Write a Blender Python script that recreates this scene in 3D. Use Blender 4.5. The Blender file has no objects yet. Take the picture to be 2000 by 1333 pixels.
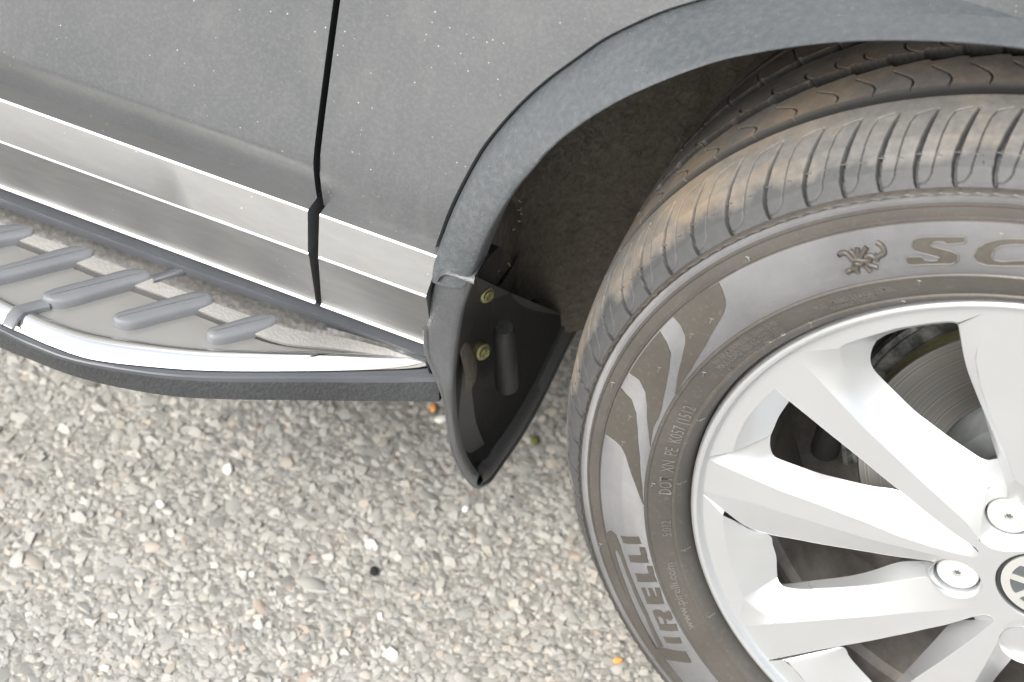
import bpy, bmesh, math, random
import numpy as np
from mathutils import Vector, Matrix
from mathutils.geometry import delaunay_2d_cdt, tessellate_polygon
random.seed(7); rng = np.random.default_rng(7)
S = bpy.context.scene
COL = S.collection

# ------------------------------------------------------------------ camera
CAM = np.array([-0.0581402753, -0.9778681910, 1.3948596806])
RM = np.array([[0.9181032168, 0.3844999841, 0.0961573999],
               [0.3356095597, -0.6251340675, -0.7046798004],
               [-0.2108381055, 0.6792401342, -0.7029794687]])   # rows: image right, image down, view direction
FPX = 4412.93
HUB = 0.335                                                     # height of the wheel centre above the ground
cam = bpy.data.objects.new('camera', bpy.data.cameras.new('camera')); COL.objects.link(cam)
cam.matrix_world = Matrix(((RM[0][0], -RM[1][0], -RM[2][0], CAM[0]), (RM[0][1], -RM[1][1], -RM[2][1], CAM[1]),
                           (RM[0][2], -RM[1][2], -RM[2][2], CAM[2]), (0, 0, 0, 1)))
cam.data.sensor_width = 22.2; cam.data.lens = FPX/2000*22.2
cam.data.clip_start = .05; cam.data.clip_end = 500
cam.data.dof.use_dof = True; cam.data.dof.focus_distance = 1.42; cam.data.dof.aperture_fstop = 5.6
S.camera = cam
# ------------------------------------------------------------------ light
SUN_EL, SUN_ROT = math.radians(44), math.radians(200)
w = bpy.data.worlds.new('World'); S.world = w; w.use_nodes = True
nt = w.node_tree; nt.nodes.clear()
sky = nt.nodes.new('ShaderNodeTexSky'); sky.sky_type = 'NISHITA'; sky.sun_disc = False
sky.sun_elevation = SUN_EL; sky.sun_rotation = SUN_ROT; sky.dust_density = 5; sky.air_density = 1.4; sky.ozone_density = 1
hs = nt.nodes.new('ShaderNodeHueSaturation'); hs.inputs['Saturation'].default_value = .45
bg = nt.nodes.new('ShaderNodeBackground'); bg.inputs['Strength'].default_value = .15
wo = nt.nodes.new('ShaderNodeOutputWorld')
nt.links.new(sky.outputs[0], hs.inputs['Color']); nt.links.new(hs.outputs[0], bg.inputs[0]); nt.links.new(bg.outputs[0], wo.inputs[0])
sun = bpy.data.objects.new('sun', bpy.data.lights.new('sun', 'SUN')); COL.objects.link(sun)
sun.data.energy = 1.35; sun.data.angle = math.radians(22); sun.data.color = (1, .985, .965)
SD = Vector((math.sin(SUN_ROT)*math.cos(SUN_EL), math.cos(SUN_ROT)*math.cos(SUN_EL), math.sin(SUN_EL)))   # towards the sun
sun.rotation_euler = SD.to_track_quat('Z', 'Y').to_euler()
S.view_settings.view_transform = 'Standard'; S.view_settings.look = 'None'
S.view_settings.exposure = 1.3; S.view_settings.gamma = 1
S.cycles.max_bounces = 8

# ------------------------------------------------------------------ geometry helpers
def ray(u, v):
    r = RM.T @ np.array([(u-1000)/FPX, (v-666.5)/FPX, 1.]); return r/np.linalg.norm(r)
def at(u, v, y=None, z=None, x=None):
    """the point of a car surface (given by its real depth, height or length) seen at a place in the photograph"""
    r = ray(u, v); s = (y-CAM[1])/r[1] if y is not None else ((z-CAM[2])/r[2] if z is not None else (x-CAM[0])/r[0])
    return CAM+s*r
def A(pts, y=None, z=None, x=None):
    return [at(p[0], p[1], p[2] if len(p) > 2 else y, z, x) for p in pts]
def fix_at(u, v, fy):
    y = 0.
    for _ in range(12): y = fy(at(u, v, y=y))
    return at(u, v, y=y)
def resample(P, n, closed=False):
    P = np.array(P, float)
    if closed: P = np.vstack([P, P[:1]])
    d = np.r_[0, np.cumsum(np.linalg.norm(np.diff(P, axis=0), axis=1))]
    t = np.linspace(0, d[-1], n+1)[:-1] if closed else np.linspace(0, d[-1], n)
    return np.stack([np.interp(t, d, P[:, k]) for k in range(P.shape[1])], 1)
def smooth(P, k=6, closed=False):
    """Catmull-Rom through the points"""
    P = np.array(P, float); n = len(P); out = []
    rngi = range(n if closed else n-1)
    for i in rngi:
        p0, p1, p2, p3 = (P[(i-1) % n] if closed or i > 0 else 2*P[0]-P[1]), P[i], P[(i+1) % n], (P[(i+2) % n] if closed or i+2 < n else 2*P[-1]-P[-2])
        for j in range(k):
            t = j/k
            out.append(.5*((2*p1)+(p2-p0)*t+(2*p0-5*p1+4*p2-p3)*t*t+(3*p1-p0-3*p2+p3)*t**3))
    if not closed: out.append(P[-1])
    return np.array(out)
def obj(name, verts, faces, mat, parent=None, sharp=30, label=None, kind=None, cat=None, group=None, smooth_=True):
    me = bpy.data.meshes.new(name)
    me.from_pydata([tuple(map(float, v)) for v in verts], [], [tuple(map(int, f)) for f in faces])
    me.update(); me.validate()
    if smooth_:
        me.shade_smooth()
        if sharp: me.set_sharp_from_angle(angle=math.radians(sharp))
    me.materials.append(mat)
    o = bpy.data.objects.new(name, me); COL.objects.link(o)
    if parent: o.parent = parent
    tag(o, label, cat, group, kind); return o
def tag(o, label=None, cat=None, group=None, kind=None):
    if label: o['label'] = label
    if cat: o['category'] = cat
    if group: o['group'] = group
    if kind: o['kind'] = kind
class MB:
    def __init__(s): s.v = []; s.f = []
    def add(s, verts, faces):
        b = len(s.v); s.v += [tuple(map(float, p)) for p in verts]; s.f += [tuple(i+b for i in f) for f in faces]
    def grid(s, rows, close_u=False, close_v=False, flip=False):
        R, C = len(rows), len(rows[0]); F = []
        for i in range(R-1 if not close_v else R):
            for j in range(C-1 if not close_u else C):
                a, b, c, d = i*C+j, i*C+(j+1) % C, ((i+1) % R)*C+(j+1) % C, ((i+1) % R)*C+j
                F.append((a, d, c, b) if flip else (a, b, c, d))
        s.add([p for r in rows for p in r], F)
    def poly(s, pts, rev=False):
        n = len(pts); s.add(pts, [tuple(range(n))[::-1] if rev else tuple(range(n))])
    def box(s, c, d, rot=None):
        v = [np.array([sx*d[0]/2, sy*d[1]/2, sz*d[2]/2]) for sx in (-1, 1) for sy in (-1, 1) for sz in (-1, 1)]
        if rot is not None: v = [np.array(rot @ Vector(p)) for p in v]
        s.add([p+np.array(c) for p in v], [(0, 1, 3, 2), (4, 6, 7, 5), (0, 4, 5, 1), (2, 3, 7, 6), (0, 2, 6, 4), (1, 5, 7, 3)])
    def tube(s, P, r, k=8, cap=True):
        P = [np.array(p, float) for p in P]; rows = []
        for i, p in enumerate(P):
            t = P[min(i+1, len(P)-1)]-P[max(i-1, 0)]; t = t/(np.linalg.norm(t)+1e-12)
            a = np.cross(t, (0, 0, 1.)) if abs(t[2]) < .9 else np.cross(t, (1., 0, 0)); a /= np.linalg.norm(a); b = np.cross(t, a)
            rr = r[i] if hasattr(r, '__len__') else r
            rows.append([p+rr*(math.cos(q)*a+math.sin(q)*b) for q in np.linspace(0, 2*math.pi, k, endpoint=False)])
        s.grid(rows, close_u=True)
        if cap: s.poly(rows[0]); s.poly(rows[-1], True)
    def build(s, name, mat, parent=None, merge=0, bevel=0, **kw):
        o = obj(name, s.v, s.f, mat, parent, **kw)
        if merge or bevel:
            bm = bmesh.new(); bm.from_mesh(o.data)
            if merge: bmesh.ops.remove_doubles(bm, verts=bm.verts, dist=merge)
            if bevel:
                es = [e for e in bm.edges if len(e.link_faces) == 2 and e.calc_face_angle(0) > math.radians(35)]
                bmesh.ops.bevel(bm, geom=es, offset=bevel, segments=2, affect='EDGES', profile=.5)
            bmesh.ops.recalc_face_normals(bm, faces=bm.faces)
            bm.to_mesh(o.data); bm.free(); o.data.shade_smooth(); o.data.set_sharp_from_angle(angle=math.radians(kw.get('sharp', 30) or 30))
        return o
def lathe(prof, n=96, c=(0, 0, HUB), a0=0, a1=2*math.pi, closed=True):
    """profile (r, y) round the axle"""
    th = np.linspace(a0, a1, n, endpoint=not closed)
    return [[(c[0]-r*math.sin(t), y, c[2]+r*math.cos(t)) for t in th] for r, y in prof]

# ------------------------------------------------------------------ materials
class NT:
    def __init__(s, name):
        s.m = bpy.data.materials.new(name); s.m.use_nodes = True; s.t = s.m.node_tree; s.b = s.t.nodes['Principled BSDF']
    def n(s, ty, **kw):
        x = s.t.nodes.new('ShaderNode'+ty)
        for k, v in kw.items():
            if k.startswith('i_'): x.inputs[k[2:].replace('_', ' ')].default_value = v
            else: setattr(x, k, v)
        return x
    def l(s, a, b): s.t.links.new(a, b)
    def co(s, scale=None, out='Object'):
        c = s.n('TexCoord').outputs[out]
        if scale is None: return c
        m = s.n('Mapping'); m.inputs['Scale'].default_value = scale if hasattr(scale, '__len__') else (scale,)*3
        s.l(c, m.inputs[0]); return m.outputs[0]
    def noise(s, scale, detail=4, rough=.55, co=None, dist=0):
        x = s.n('TexNoise'); x.inputs['Scale'].default_value = scale; x.inputs['Detail'].default_value = detail
        x.inputs['Roughness'].default_value = rough; x.inputs['Distortion'].default_value = dist
        s.l(co if co is not None else s.co(), x.inputs['Vector']); return x.outputs['Fac']
    def ramp(s, f, stops, interp='LINEAR'):
        r = s.n('ValToRGB'); r.color_ramp.interpolation = interp; e = r.color_ramp.elements
        while len(e) < len(stops): e.new(.5)
        for k, (p, c) in enumerate(stops): e[k].position = p; e[k].color = (*c, 1) if hasattr(c, '__len__') else (c, c, c, 1)
        s.l(f, r.inputs[0]); return r.outputs[0]
    def mix(s, f, a, b, mode='MIX'):
        x = s.n('Mix', data_type='RGBA', blend_type=mode)
        for v, i in ((f, 0), (a, 6), (b, 7)):
            if isinstance(v, (int, float)): x.inputs[i].default_value = v if i == 0 else (v, v, v, 1)
            elif isinstance(v, tuple): x.inputs[i].default_value = (*v, 1)
            else: s.l(v, x.inputs[i])
        return x.outputs[2]
    def math(s, op, a, b=0., c=None):
        x = s.n('Math', operation=op)
        for v, i in ((a, 0), (b, 1), (c, 2)):
            if v is None: continue
            if isinstance(v, (int, float)): x.inputs[i].default_value = v
            else: s.l(v, x.inputs[i])
        return x.outputs[0]
    def bump(s, h, strength=.3, dist=.001, nrm=None):
        x = s.n('Bump'); x.inputs['Strength'].default_value = strength; x.inputs['Distance'].default_value = dist
        s.l(h, x.inputs['Height'])
        if nrm is not None: s.l(nrm, x.inputs['Normal'])
        return x.outputs[0]
    def set(s, color=None, rough=None, metal=None, normal=None, spec=None, coat=None, coatr=None):
        for k, v in (('Base Color', color), ('Roughness', rough), ('Metallic', metal), ('Normal', normal), ('Specular IOR Level', spec), ('Coat Weight', coat), ('Coat Roughness', coatr)):
            if v is None: continue
            if isinstance(v, (int, float)): s.b.inputs[k].default_value = v
            elif isinstance(v, tuple): s.b.inputs[k].default_value = (*v, 1)
            else: s.l(v, s.b.inputs[k])
        return s.m
def specks(n, base, col, scale, thr, amt=1.):
    """small bright dirt specks over a base colour"""
    v = n.n('TexVoronoi'); v.inputs['Scale'].default_value = scale; n.l(n.co(), v.inputs['Vector'])
    f = n.ramp(v.outputs['Distance'], [(thr*.5, 1), (thr, 0)])
    g = n.ramp(n.noise(scale*.13, 3), [(.45, 0), (.6, 1)])
    return n.mix(n.math('MULTIPLY', n.math('MULTIPLY', f, g), amt), base, col)

def mat_paint():
    n = NT('dusty_grey_paint')
    big = n.noise(7, 5, .6); fine = n.noise(420, 3, .7); streak = n.noise(38, 5, .65, n.co((1, 1, .22)), .6)
    c = n.mix(n.ramp(big, [(.3, 0), (.75, .5)]), (.080, .086, .092), (.112, .117, .121))
    c = n.mix(n.ramp(streak, [(.5, 0), (.75, .22)]), c, (.19, .195, .19))
    c = n.mix(n.ramp(fine, [(.45, 0), (.72, .28)]), c, (.18, .185, .182))
    c = specks(n, c, (.45, .44, .4), 170, .10)
    r = n.ramp(big, [(.3, .34), (.8, .48)])
    return n.set(c, r, .25, n.bump(fine, .05, .0003), .5, .35, .3)
def mat_trim():
    n = NT('brushed_steel_moulding')
    sm = n.noise(26, 5, .6, n.co((.35, 1, 1.4)), .8); f = n.noise(160, 4, .65, n.co((.25, 1, 1)))
    c = n.mix(n.ramp(sm, [(.4, 0), (.72, .55)]), (.165, .170, .173), (.115, .115, .112))
    c = n.mix(n.ramp(f, [(.5, 0), (.8, .4)]), c, (.20, .20, .19))
    c = specks(n, c, (.4, .39, .35), 160, .10)
    r = n.ramp(sm, [(.35, .36), (.7, .52)])
    return n.set(c, r, .6, n.bump(f, .12, .0005))
def mat_chrome():
    n = NT('polished_steel'); sm = n.noise(30, 4)
    return n.set((.9, .9, .9), n.ramp(sm, [(.4, .05), (.8, .16)]), 1.)
def mat_silver_plate():
    n = NT('satin_step_plate'); f = n.noise(300, 3); b = n.noise(12, 4)
    c = n.mix(n.ramp(b, [(.4, 0), (.7, .6)]), (.40, .40, .39), (.34, .33, .31))
    return n.set(c, n.ramp(b, [(.3, .33), (.8, .5)]), .75, n.bump(f, .05, .0004))
def mat_plastic(name, c0, c1, gs=520, bs=.5, rough=.5, dust=.25, spk=.15):
    n = NT(name); g = n.n('TexVoronoi'); g.inputs['Scale'].default_value = gs; n.l(n.co(), g.inputs['Vector'])
    b = n.noise(9, 5, .6); f = n.noise(230, 4, .7)
    c = n.mix(n.ramp(b, [(.35, 0), (.7, 1)]), c0, c1)
    c = n.mix(n.ramp(f, [(.42, 0), (.75, dust)]), c, (.16, .165, .17))
    c = specks(n, c, (.4, .4, .38), 180, .10, spk*3)
    return n.set(c, rough, 0., n.bump(g.outputs['Distance'], bs, .0005), .45)
def mat_rubber(name, c=(.035, .034, .033), rough=.55, brown=0., ribs=False):
    n = NT(name); b = n.noise(20, 5, .6); f = n.noise(330, 4, .7)
    col = n.mix(n.ramp(b, [(.35, 0), (.7, 1)]), c, tuple(k*1.35+.008*brown for k in c))
    if brown: col = n.mix(brown*.5, col, (.13, .105, .08))
    col = n.mix(n.ramp(f, [(.55, 0), (.8, .16)]), col, (.3, .28, .25))
    nm = n.bump(f, .12, .0004)
    if ribs:
        sp = n.n('SeparateXYZ'); n.l(n.co(), sp.inputs[0])
        th = n.math('ARCTAN2', sp.outputs[0], n.math('SUBTRACT', sp.outputs[2], HUB))
        h = n.math('COSINE', n.math('MULTIPLY', th, 1700.)); k = n.math('MULTIPLY', h, 1.35)      # flanks of the fine ribs
        tv = n.n('CombineXYZ'); n.l(n.math('MULTIPLY', n.math('COSINE', th), k), tv.inputs[0]); n.l(n.math('MULTIPLY', n.math('SINE', th), n.math('MULTIPLY', k, -1.)), tv.inputs[2])
        g = n.n('NewGeometry'); ad = n.n('VectorMath', operation='ADD'); n.l(g.outputs['Normal'], ad.inputs[0]); n.l(tv.outputs[0], ad.inputs[1])
        no = n.n('VectorMath', operation='NORMALIZE'); n.l(ad.outputs[0], no.inputs[0]); nm = no.outputs[0]
    return n.set(col, rough, 0., nm, .5)
def mat_tread():
    n = NT('dirty_tread_rubber'); co = n.co()
    sp = n.n('SeparateXYZ'); n.l(co, sp.inputs[0])
    zz = n.math('SUBTRACT', sp.outputs[2], HUB)
    r = n.math('SQRT', n.math('ADD', n.math('MULTIPLY', sp.outputs[0], sp.outputs[0]), n.math('MULTIPLY', zz, zz)))
    edge = n.math('ADD', r, n.math('MULTIPLY', n.math('SUBTRACT', n.noise(24, 4, .6), .5), .022))
    worn = n.ramp(edge, [(.317, 0), (.3215, 1)])                       # the part that meets the road is dusty
    top = n.ramp(r, [(.3265, 0), (.3292, 1)])                           # groove floors stay clean
    b = n.noise(13, 5, .65, dist=.5); f = n.noise(190, 5, .75); st = n.noise(55, 5, .7)
    dust = n.mix(n.ramp(b, [(.42, 0), (.6, 1)]), (.125, .123, .118), (.20, .155, .105))
    dust = n.mix(n.ramp(f, [(.35, 0), (.75, .75)]), dust, (.22, .21, .195))
    dust = n.mix(n.ramp(st, [(.45, 0), (.75, .6)]), dust, (.085, .082, .077))
    base = n.mix(n.ramp(f, [(.45, 0), (.8, .22)]), (.05, .052, .054), (.13, .13, .127))
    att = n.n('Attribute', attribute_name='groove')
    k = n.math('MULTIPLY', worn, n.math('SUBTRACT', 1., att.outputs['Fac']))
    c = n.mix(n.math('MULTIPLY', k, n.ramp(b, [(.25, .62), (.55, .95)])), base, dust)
    c = n.mix(n.math('MULTIPLY', att.outputs['Fac'], .8), c, (.012, .012, .012))  # shade inside grooves and sipes painted in as near-black colour
    return n.set(c, .6, 0., n.bump(f, .35, .0005), .4)
def mat_alloy():
    n = NT('silver_wheel_paint'); f = n.noise(900, 2); b = n.noise(15, 4)
    bev = n.n('Bevel', samples=4); bev.inputs['Radius'].default_value = .0011
    nm = n.bump(f, .04, .0002, bev.outputs[0])
    c = n.mix(n.ramp(b, [(.4, 0), (.8, 1)]), (.53, .545, .56), (.50, .515, .525))
    c = specks(n, c, (.42, .40, .36), 90, .04)
    return n.set(c, .38, .72, nm, .5, .35, .12)
def mat_simple(name, c, rough, metal=0., sc=120, amt=.3, c2=None, bump=.2, bd=.0006):
    n = NT(name); f = n.noise(sc, 5, .65)
    col = n.mix(n.ramp(f, [(.4, 0), (.7, amt)]), c, c2 or tuple(k*1.6+.01 for k in c))
    return n.set(col, rough, metal, n.bump(f, bump, bd))
def mat_disc():
    n = NT('machined_disc'); sp = n.n('SeparateXYZ'); n.l(n.co(), sp.inputs[0])
    zz = n.math('SUBTRACT', sp.outputs[2], HUB)
    r = n.math('SQRT', n.math('ADD', n.math('MULTIPLY', sp.outputs[0], sp.outputs[0]), n.math('MULTIPLY', zz, zz)))
    w1 = n.n('TexNoise', noise_dimensions='1D'); w1.inputs['Scale'].default_value = 900; w1.inputs['Detail'].default_value = 3; n.l(r, w1.inputs['W'])
    b = n.noise(14, 3)
    c = n.mix(n.ramp(w1.outputs['Fac'], [(.35, 0), (.65, 1)]), (.38, .375, .365), (.62, .61, .59))
    c = n.mix(n.ramp(b, [(.45, 0), (.7, .5)]), c, (.36, .33, .29))
    n.b.inputs['Anisotropic'].default_value = .8
    tg = n.n('Tangent', direction_type='RADIAL', axis='Y'); n.l(tg.outputs[0], n.b.inputs['Tangent'])
    return n.set(c, .33, 1., n.bump(w1.outputs['Fac'], .2, .0002))
def mat_liner():
    n = NT('felt_arch_liner'); f = n.noise(150, 6, .8, dist=1.2); b = n.noise(9, 4)
    v = n.noise(420, 3, .8)
    c = n.mix(n.ramp(f, [(.35, 0), (.7, 1)]), (.07, .066, .058), (.23, .205, .17))
    c = n.mix(n.ramp(b, [(.4, 0), (.65, .5)]), c, (.14, .125, .10))
    c = n.mix(n.ramp(v, [(.60, 0), (.8, .6)]), c, (.4, .36, .28))
    return n.set(c, .95, 0., n.bump(f, .8, .002), .1)
def mat_asphalt():
    n = NT('asphalt'); v = n.n('TexVoronoi'); v.inputs['Scale'].default_value = 150; n.l(n.co(), v.inputs['Vector'])
    hsv = n.n('SeparateColor'); n.l(v.outputs['Color'], hsv.inputs[0])
    c = n.ramp(hsv.outputs[0], [(0, (.2, .195, .185)), (.5, (.3, .29, .27)), (.85, (.36, .34, .31)), (1, (.5, .48, .44))])
    c = n.mix(n.ramp(v.outputs['Distance'], [(.3, 0), (.62, 1)]), c, (.19, .185, .165))
    return n.set(c, .9, 0., n.bump(v.outputs['Distance'], .5, -.0015))
def mat_stone():
    n = NT('stone_chips'); g = n.n('NewGeometry'); rnd = g.outputs['Random Per Island']; f = n.noise(500, 4, .7)
    c = n.ramp(rnd, [(0, (.20, .20, .19)), (.08, (.255, .255, .243)), (.45, (.295, .292, .272)), (.85, (.33, .324, .298)), (.93, (.35, .325, .28)),
                     (.965, (.35, .28, .225)), (.975, (.36, .35, .32)), (.996, (.42, .41, .38)), (1., (.62, .60, .56))], 'LINEAR')
    c = n.mix(n.ramp(f, [(.4, 0), (.7, .4)]), c, (.22, .215, .195))
    c = n.mix(n.ramp(n.noise(3.2, 3), [(.4, 0), (.7, .35)]), c, (.21, .205, .185))
    return n.set(c, .62, 0., n.bump(f, .4, .0008), .5)
M = dict(paint=mat_paint(), trim=mat_trim(), chrome=mat_chrome(), plate=mat_silver_plate(),
    flare=mat_plastic('grained_flare_plastic', (.050, .057, .062), (.066, .073, .079), 620, .45, .45, .3, .15),
    flap=mat_plastic('mud_flap_plastic', (.045, .048, .052), (.065, .068, .072), 700, .35, .42, .15, .07),
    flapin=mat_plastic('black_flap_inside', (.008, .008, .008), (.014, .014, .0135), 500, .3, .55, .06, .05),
    grip=mat_plastic('grey_rubber_grip', (.105, .112, .12), (.14, .147, .155), 900, .15, .5, .12, .0),
    step=mat_plastic('rough_black_step_rubber', (.032, .031, .029), (.075, .071, .064), 210, 1., .5, .35, .08),
    lip=mat_plastic('black_step_edge', (.026, .028, .030), (.040, .043, .046), 420, 1., .42, .10, .0),
    seal=mat_plastic('slate_rubber_seal', (.05, .055, .063), (.07, .075, .083), 900, .1, .42, .05, .0),
    step2=mat_plastic('pale_step_ledge', (.16, .158, .15), (.26, .255, .24), 500, .5, .5, .3, .05),
    rub=mat_rubber('sidewall_rubber', (.045, .042, .038), .46, .08), ribbed=mat_rubber('ribbed_rubber', (.120, .122, .126), .34, 0, True),  # ribbed base lightened: sky light caught by the ribs, put into the colour
    logo=mat_rubber('smooth_logo_rubber', (.042, .038, .033), .5, .06), raised=mat_rubber('raised_rubber_edge', (.10, .097, .09), .4),
    shoulder=mat_rubber('clean_edge_rubber', (.075, .075, .072), .5), tread=mat_tread(), alloy=mat_alloy(),
    barrel=mat_simple('brake_dusted_alloy', (.26, .245, .23), .5, .35, 22, .9, (.09, .078, .068), .15),
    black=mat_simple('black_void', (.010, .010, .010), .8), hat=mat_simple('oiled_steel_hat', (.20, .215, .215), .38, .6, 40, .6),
    ringm=mat_simple('mottled_cast_steel', (.10, .105, .105), .4, .6, 90, 1., (.40, .41, .40)), disc=mat_disc(), liner=mat_liner(),
    knuckle=mat_simple('dusty_dark_casting', (.055, .052, .048), .85, .0, 45, .9, (.12, .11, .095), .5, .002),
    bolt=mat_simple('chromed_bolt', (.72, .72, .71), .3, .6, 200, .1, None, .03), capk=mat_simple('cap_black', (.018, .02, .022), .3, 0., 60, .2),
    caps=mat_simple('cap_silver', (.66, .67, .65), .28, .75, 60, .2), capd=mat_simple('cap_dark_grey', (.075, .085, .09), .4, .2, 60, .2), brass=mat_simple('zinc_yellow_screw', (.30, .29, .15), .35, .8, 200, .4),
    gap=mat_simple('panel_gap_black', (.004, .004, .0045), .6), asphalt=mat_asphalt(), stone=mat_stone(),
    straw=mat_simple('dry_grass', (.50, .42, .28), .8), orange=mat_simple('orange_stone', (.75, .30, .08), .6), green=mat_simple('moss', (.08, .09, .02), .9),
    white=mat_simple('pale_stone', (.75, .74, .70), .5))

# ------------------------------------------------------------------ ground
NG = 60
gx = np.r_[-60, -10, -3, np.linspace(-1.6, .8, NG), 3, 10, 60]; gy = np.r_[-60, -10, -3, np.linspace(-1., 1.1, NG), 3, 10, 60]
mb = MB(); mb.grid([[(x, y, 0.) for x in gx] for y in gy])
mb.build('asphalt_ground', M['asphalt'], kind='structure', sharp=0)
# the stone chippings of the surface, packed side by side
ico = bmesh.new(); bmesh.ops.create_icosphere(ico, subdivisions=1, radius=1)
IV = np.array([v.co[:] for v in ico.verts]); IF = np.array([[v.index for v in f.verts] for f in ico.faces]); ico.free()
def chips():
    cell = .0043; xs = np.arange(-1.0, -.12, cell); ys = np.arange(-.30, .52, cell)
    X, Y = np.meshgrid(xs, ys); X = X.ravel()+rng.uniform(-.45, .45, X.size)*cell; Y = Y.ravel()+rng.uniform(-.45, .45, Y.size)*cell
    N = len(X); a = rng.uniform(0, 2*np.pi, N); sz = cell*rng.lognormal(-.30, .33, N)
    sx = sz*rng.uniform(.8, 1.5, N); sy = sz*rng.uniform(.65, 1.1, N); szz = sz*rng.uniform(.16, .34, N)
    V = IV[None]*(1+rng.uniform(-.26, .22, (N, len(IV), 1)))
    V = V*np.stack([sx, sy, szz], 1)[:, None]
    tl = rng.normal(0, .25, (N, 1)); V[..., 2] += V[..., 0]*tl; V[..., 2] += V[..., 1]*rng.normal(0, .25, (N, 1))
    c, s = np.cos(a)[:, None], np.sin(a)[:, None]
    P = np.stack([V[..., 0]*c-V[..., 1]*s+X[:, None], V[..., 0]*s+V[..., 1]*c+Y[:, None], V[..., 2]+rng.uniform(-.0006, .0007, (N, 1))-.0001], 2)
    F = IF[None]+(np.arange(N)*len(IV))[:, None, None]
    me = bpy.data.meshes.new('stone_chippings'); P = P.reshape(-1, 3).astype(np.float32); F = F.reshape(-1, 3).astype(np.int32)
    me.vertices.add(len(P)); me.vertices.foreach_set('co', P.ravel()); me.loops.add(F.size); me.loops.foreach_set('vertex_index', F.ravel())
    me.polygons.add(len(F)); me.polygons.foreach_set('loop_start', np.arange(0, F.size, 3, dtype=np.int32)); me.update(calc_edges=True)
    me.materials.append(M['stone']); me.shade_smooth(); me.set_sharp_from_angle(angle=math.radians(42))
    o = bpy.data.objects.new('stone_chippings', me); COL.objects.link(o)
    tag(o, 'pale grey stone chippings bedded in the asphalt surface', 'stones', None, 'stuff'); return o
chips()
def pebble(name, u, v, r, mat, label, cat='stone', flat=.6):
    p = at(u, v, z=.003); V = IV*rng.uniform(.75, 1.15, (len(IV), 1))*np.array([r, r*.7, r*flat])
    t = rng.uniform(0, 3); V = np.stack([V[:, 0]*math.cos(t)-V[:, 1]*math.sin(t), V[:, 0]*math.sin(t)+V[:, 1]*math.cos(t), V[:, 2]], 1)
    o = obj(name, V, IF, mat, sharp=42, label=label, cat=cat); o.location = p; return o
pebble('loose_stone', 1207, 1291, .0042, M['orange'], 'bright orange stone chip on the asphalt beside the tyre')
pebble('loose_stone', 845, 798, .0045, M['orange'], 'small orange red chip on the asphalt under the end of the running board')
pebble('loose_stone', 860, 818, .0060, M['white'], 'square pale chip on the asphalt just left of the mud flap tip')
pebble('loose_stone', 446, 917, .0058, M['white'], 'white chip alone on the asphalt below the middle of the running board')
pebble('loose_stone', 314, 985, .0056, M['white'], 'white elongated chip on the asphalt, lower left of the running board')
pebble('loose_stone', 910, 994, .0042, M['white'], 'small white chip on the asphalt directly below the mud flap tip')
pebble('moss_tuft', 1043, 860, .006, M['green'], 'dark green moss tuft on the asphalt between mud flap and tyre', 'moss', .5)
pebble('oil_spot', 730, 1116, .0062, M['black'], 'black tar spot on the asphalt, lower middle of the picture', 'tar spot', .25)

# ------------------------------------------------------------------ the car
car = bpy.data.objects.new('parked_car', None); COL.objects.link(car); car.location = (0, 0, 0)
tag(car, 'dusty dark grey car with silver alloy front wheel, running board and black mud flap', 'car')
ZC = .4715                                                      # crease along the doors
def body_y(x, z):
    """depth of the painted side: leans in above the crease, tucks in below it; the crease fades towards the wheel"""
    k = min(max((x+.56)/.10, 0), 1)
    s = .0025+.012*k
    d = z-ZC; tuck = .36-.22*min(max((x+.515)/.05, 0), 1)
    up = .5*(d+math.sqrt(d*d+s*s)); dn = .5*(-d+math.sqrt(d*d+s*s))
    return -.0035+.21*up+.18*up*up+tuck*dn
fb = lambda p: body_y(p[0], p[2])
B = lambda u, v: fix_at(u, v, fb)
# door panel and front wing
def panel(name, xs, zb, zt, nz, parent, **kw):
    mb = MB(); rows = []
    zs = np.r_[zb, np.linspace(zb+.004, ZC+.03, 26), np.linspace(ZC+.035, zt, nz)]
    for z in zs: rows.append([(x(z), body_y(x(z), z), z) for x in xs])
    mb.grid(rows); return mb
gapx = lambda z: np.interp(z, [.34, .40, .434, .468, .52, .60, .70, 1.0], [-.4985, -.5005, -.5035, -.5030, -.5040, -.5058, -.508, -.515])
lx = [(lambda z, t=t: gapx(z)-.0022-1.0*t) for t in np.linspace(0, 1, 60)]
mb = panel('door', lx[::-1], .4325, .98, 34, car)
# returned edge at the shut line
edge = [(gapx(z)-.0022, body_y(gapx(z), z), z) for z in np.linspace(.4325, .98, 60)]
mb.grid([edge, [(p[0]-.0006, p[1]+.0012, p[2]) for p in edge], [(p[0]-.0008, p[1]+.02, p[2]) for p in edge]], flip=True)
door = mb.build('door', M['paint'], car, sharp=45)
# wing: from the shut line and its lower edge to the outer curve of the flare
OUT = [(852, 505), (857, 485), (867.5, 455.5), (893, 392), (937.6, 308), (975, 257), (1025, 203), (1075, 159), (1130, 119), (1180, 84), (1235, 56), (1300, 28), (1375, 5)]
outc = smooth([B(*p) for p in OUT], 6)
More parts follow.
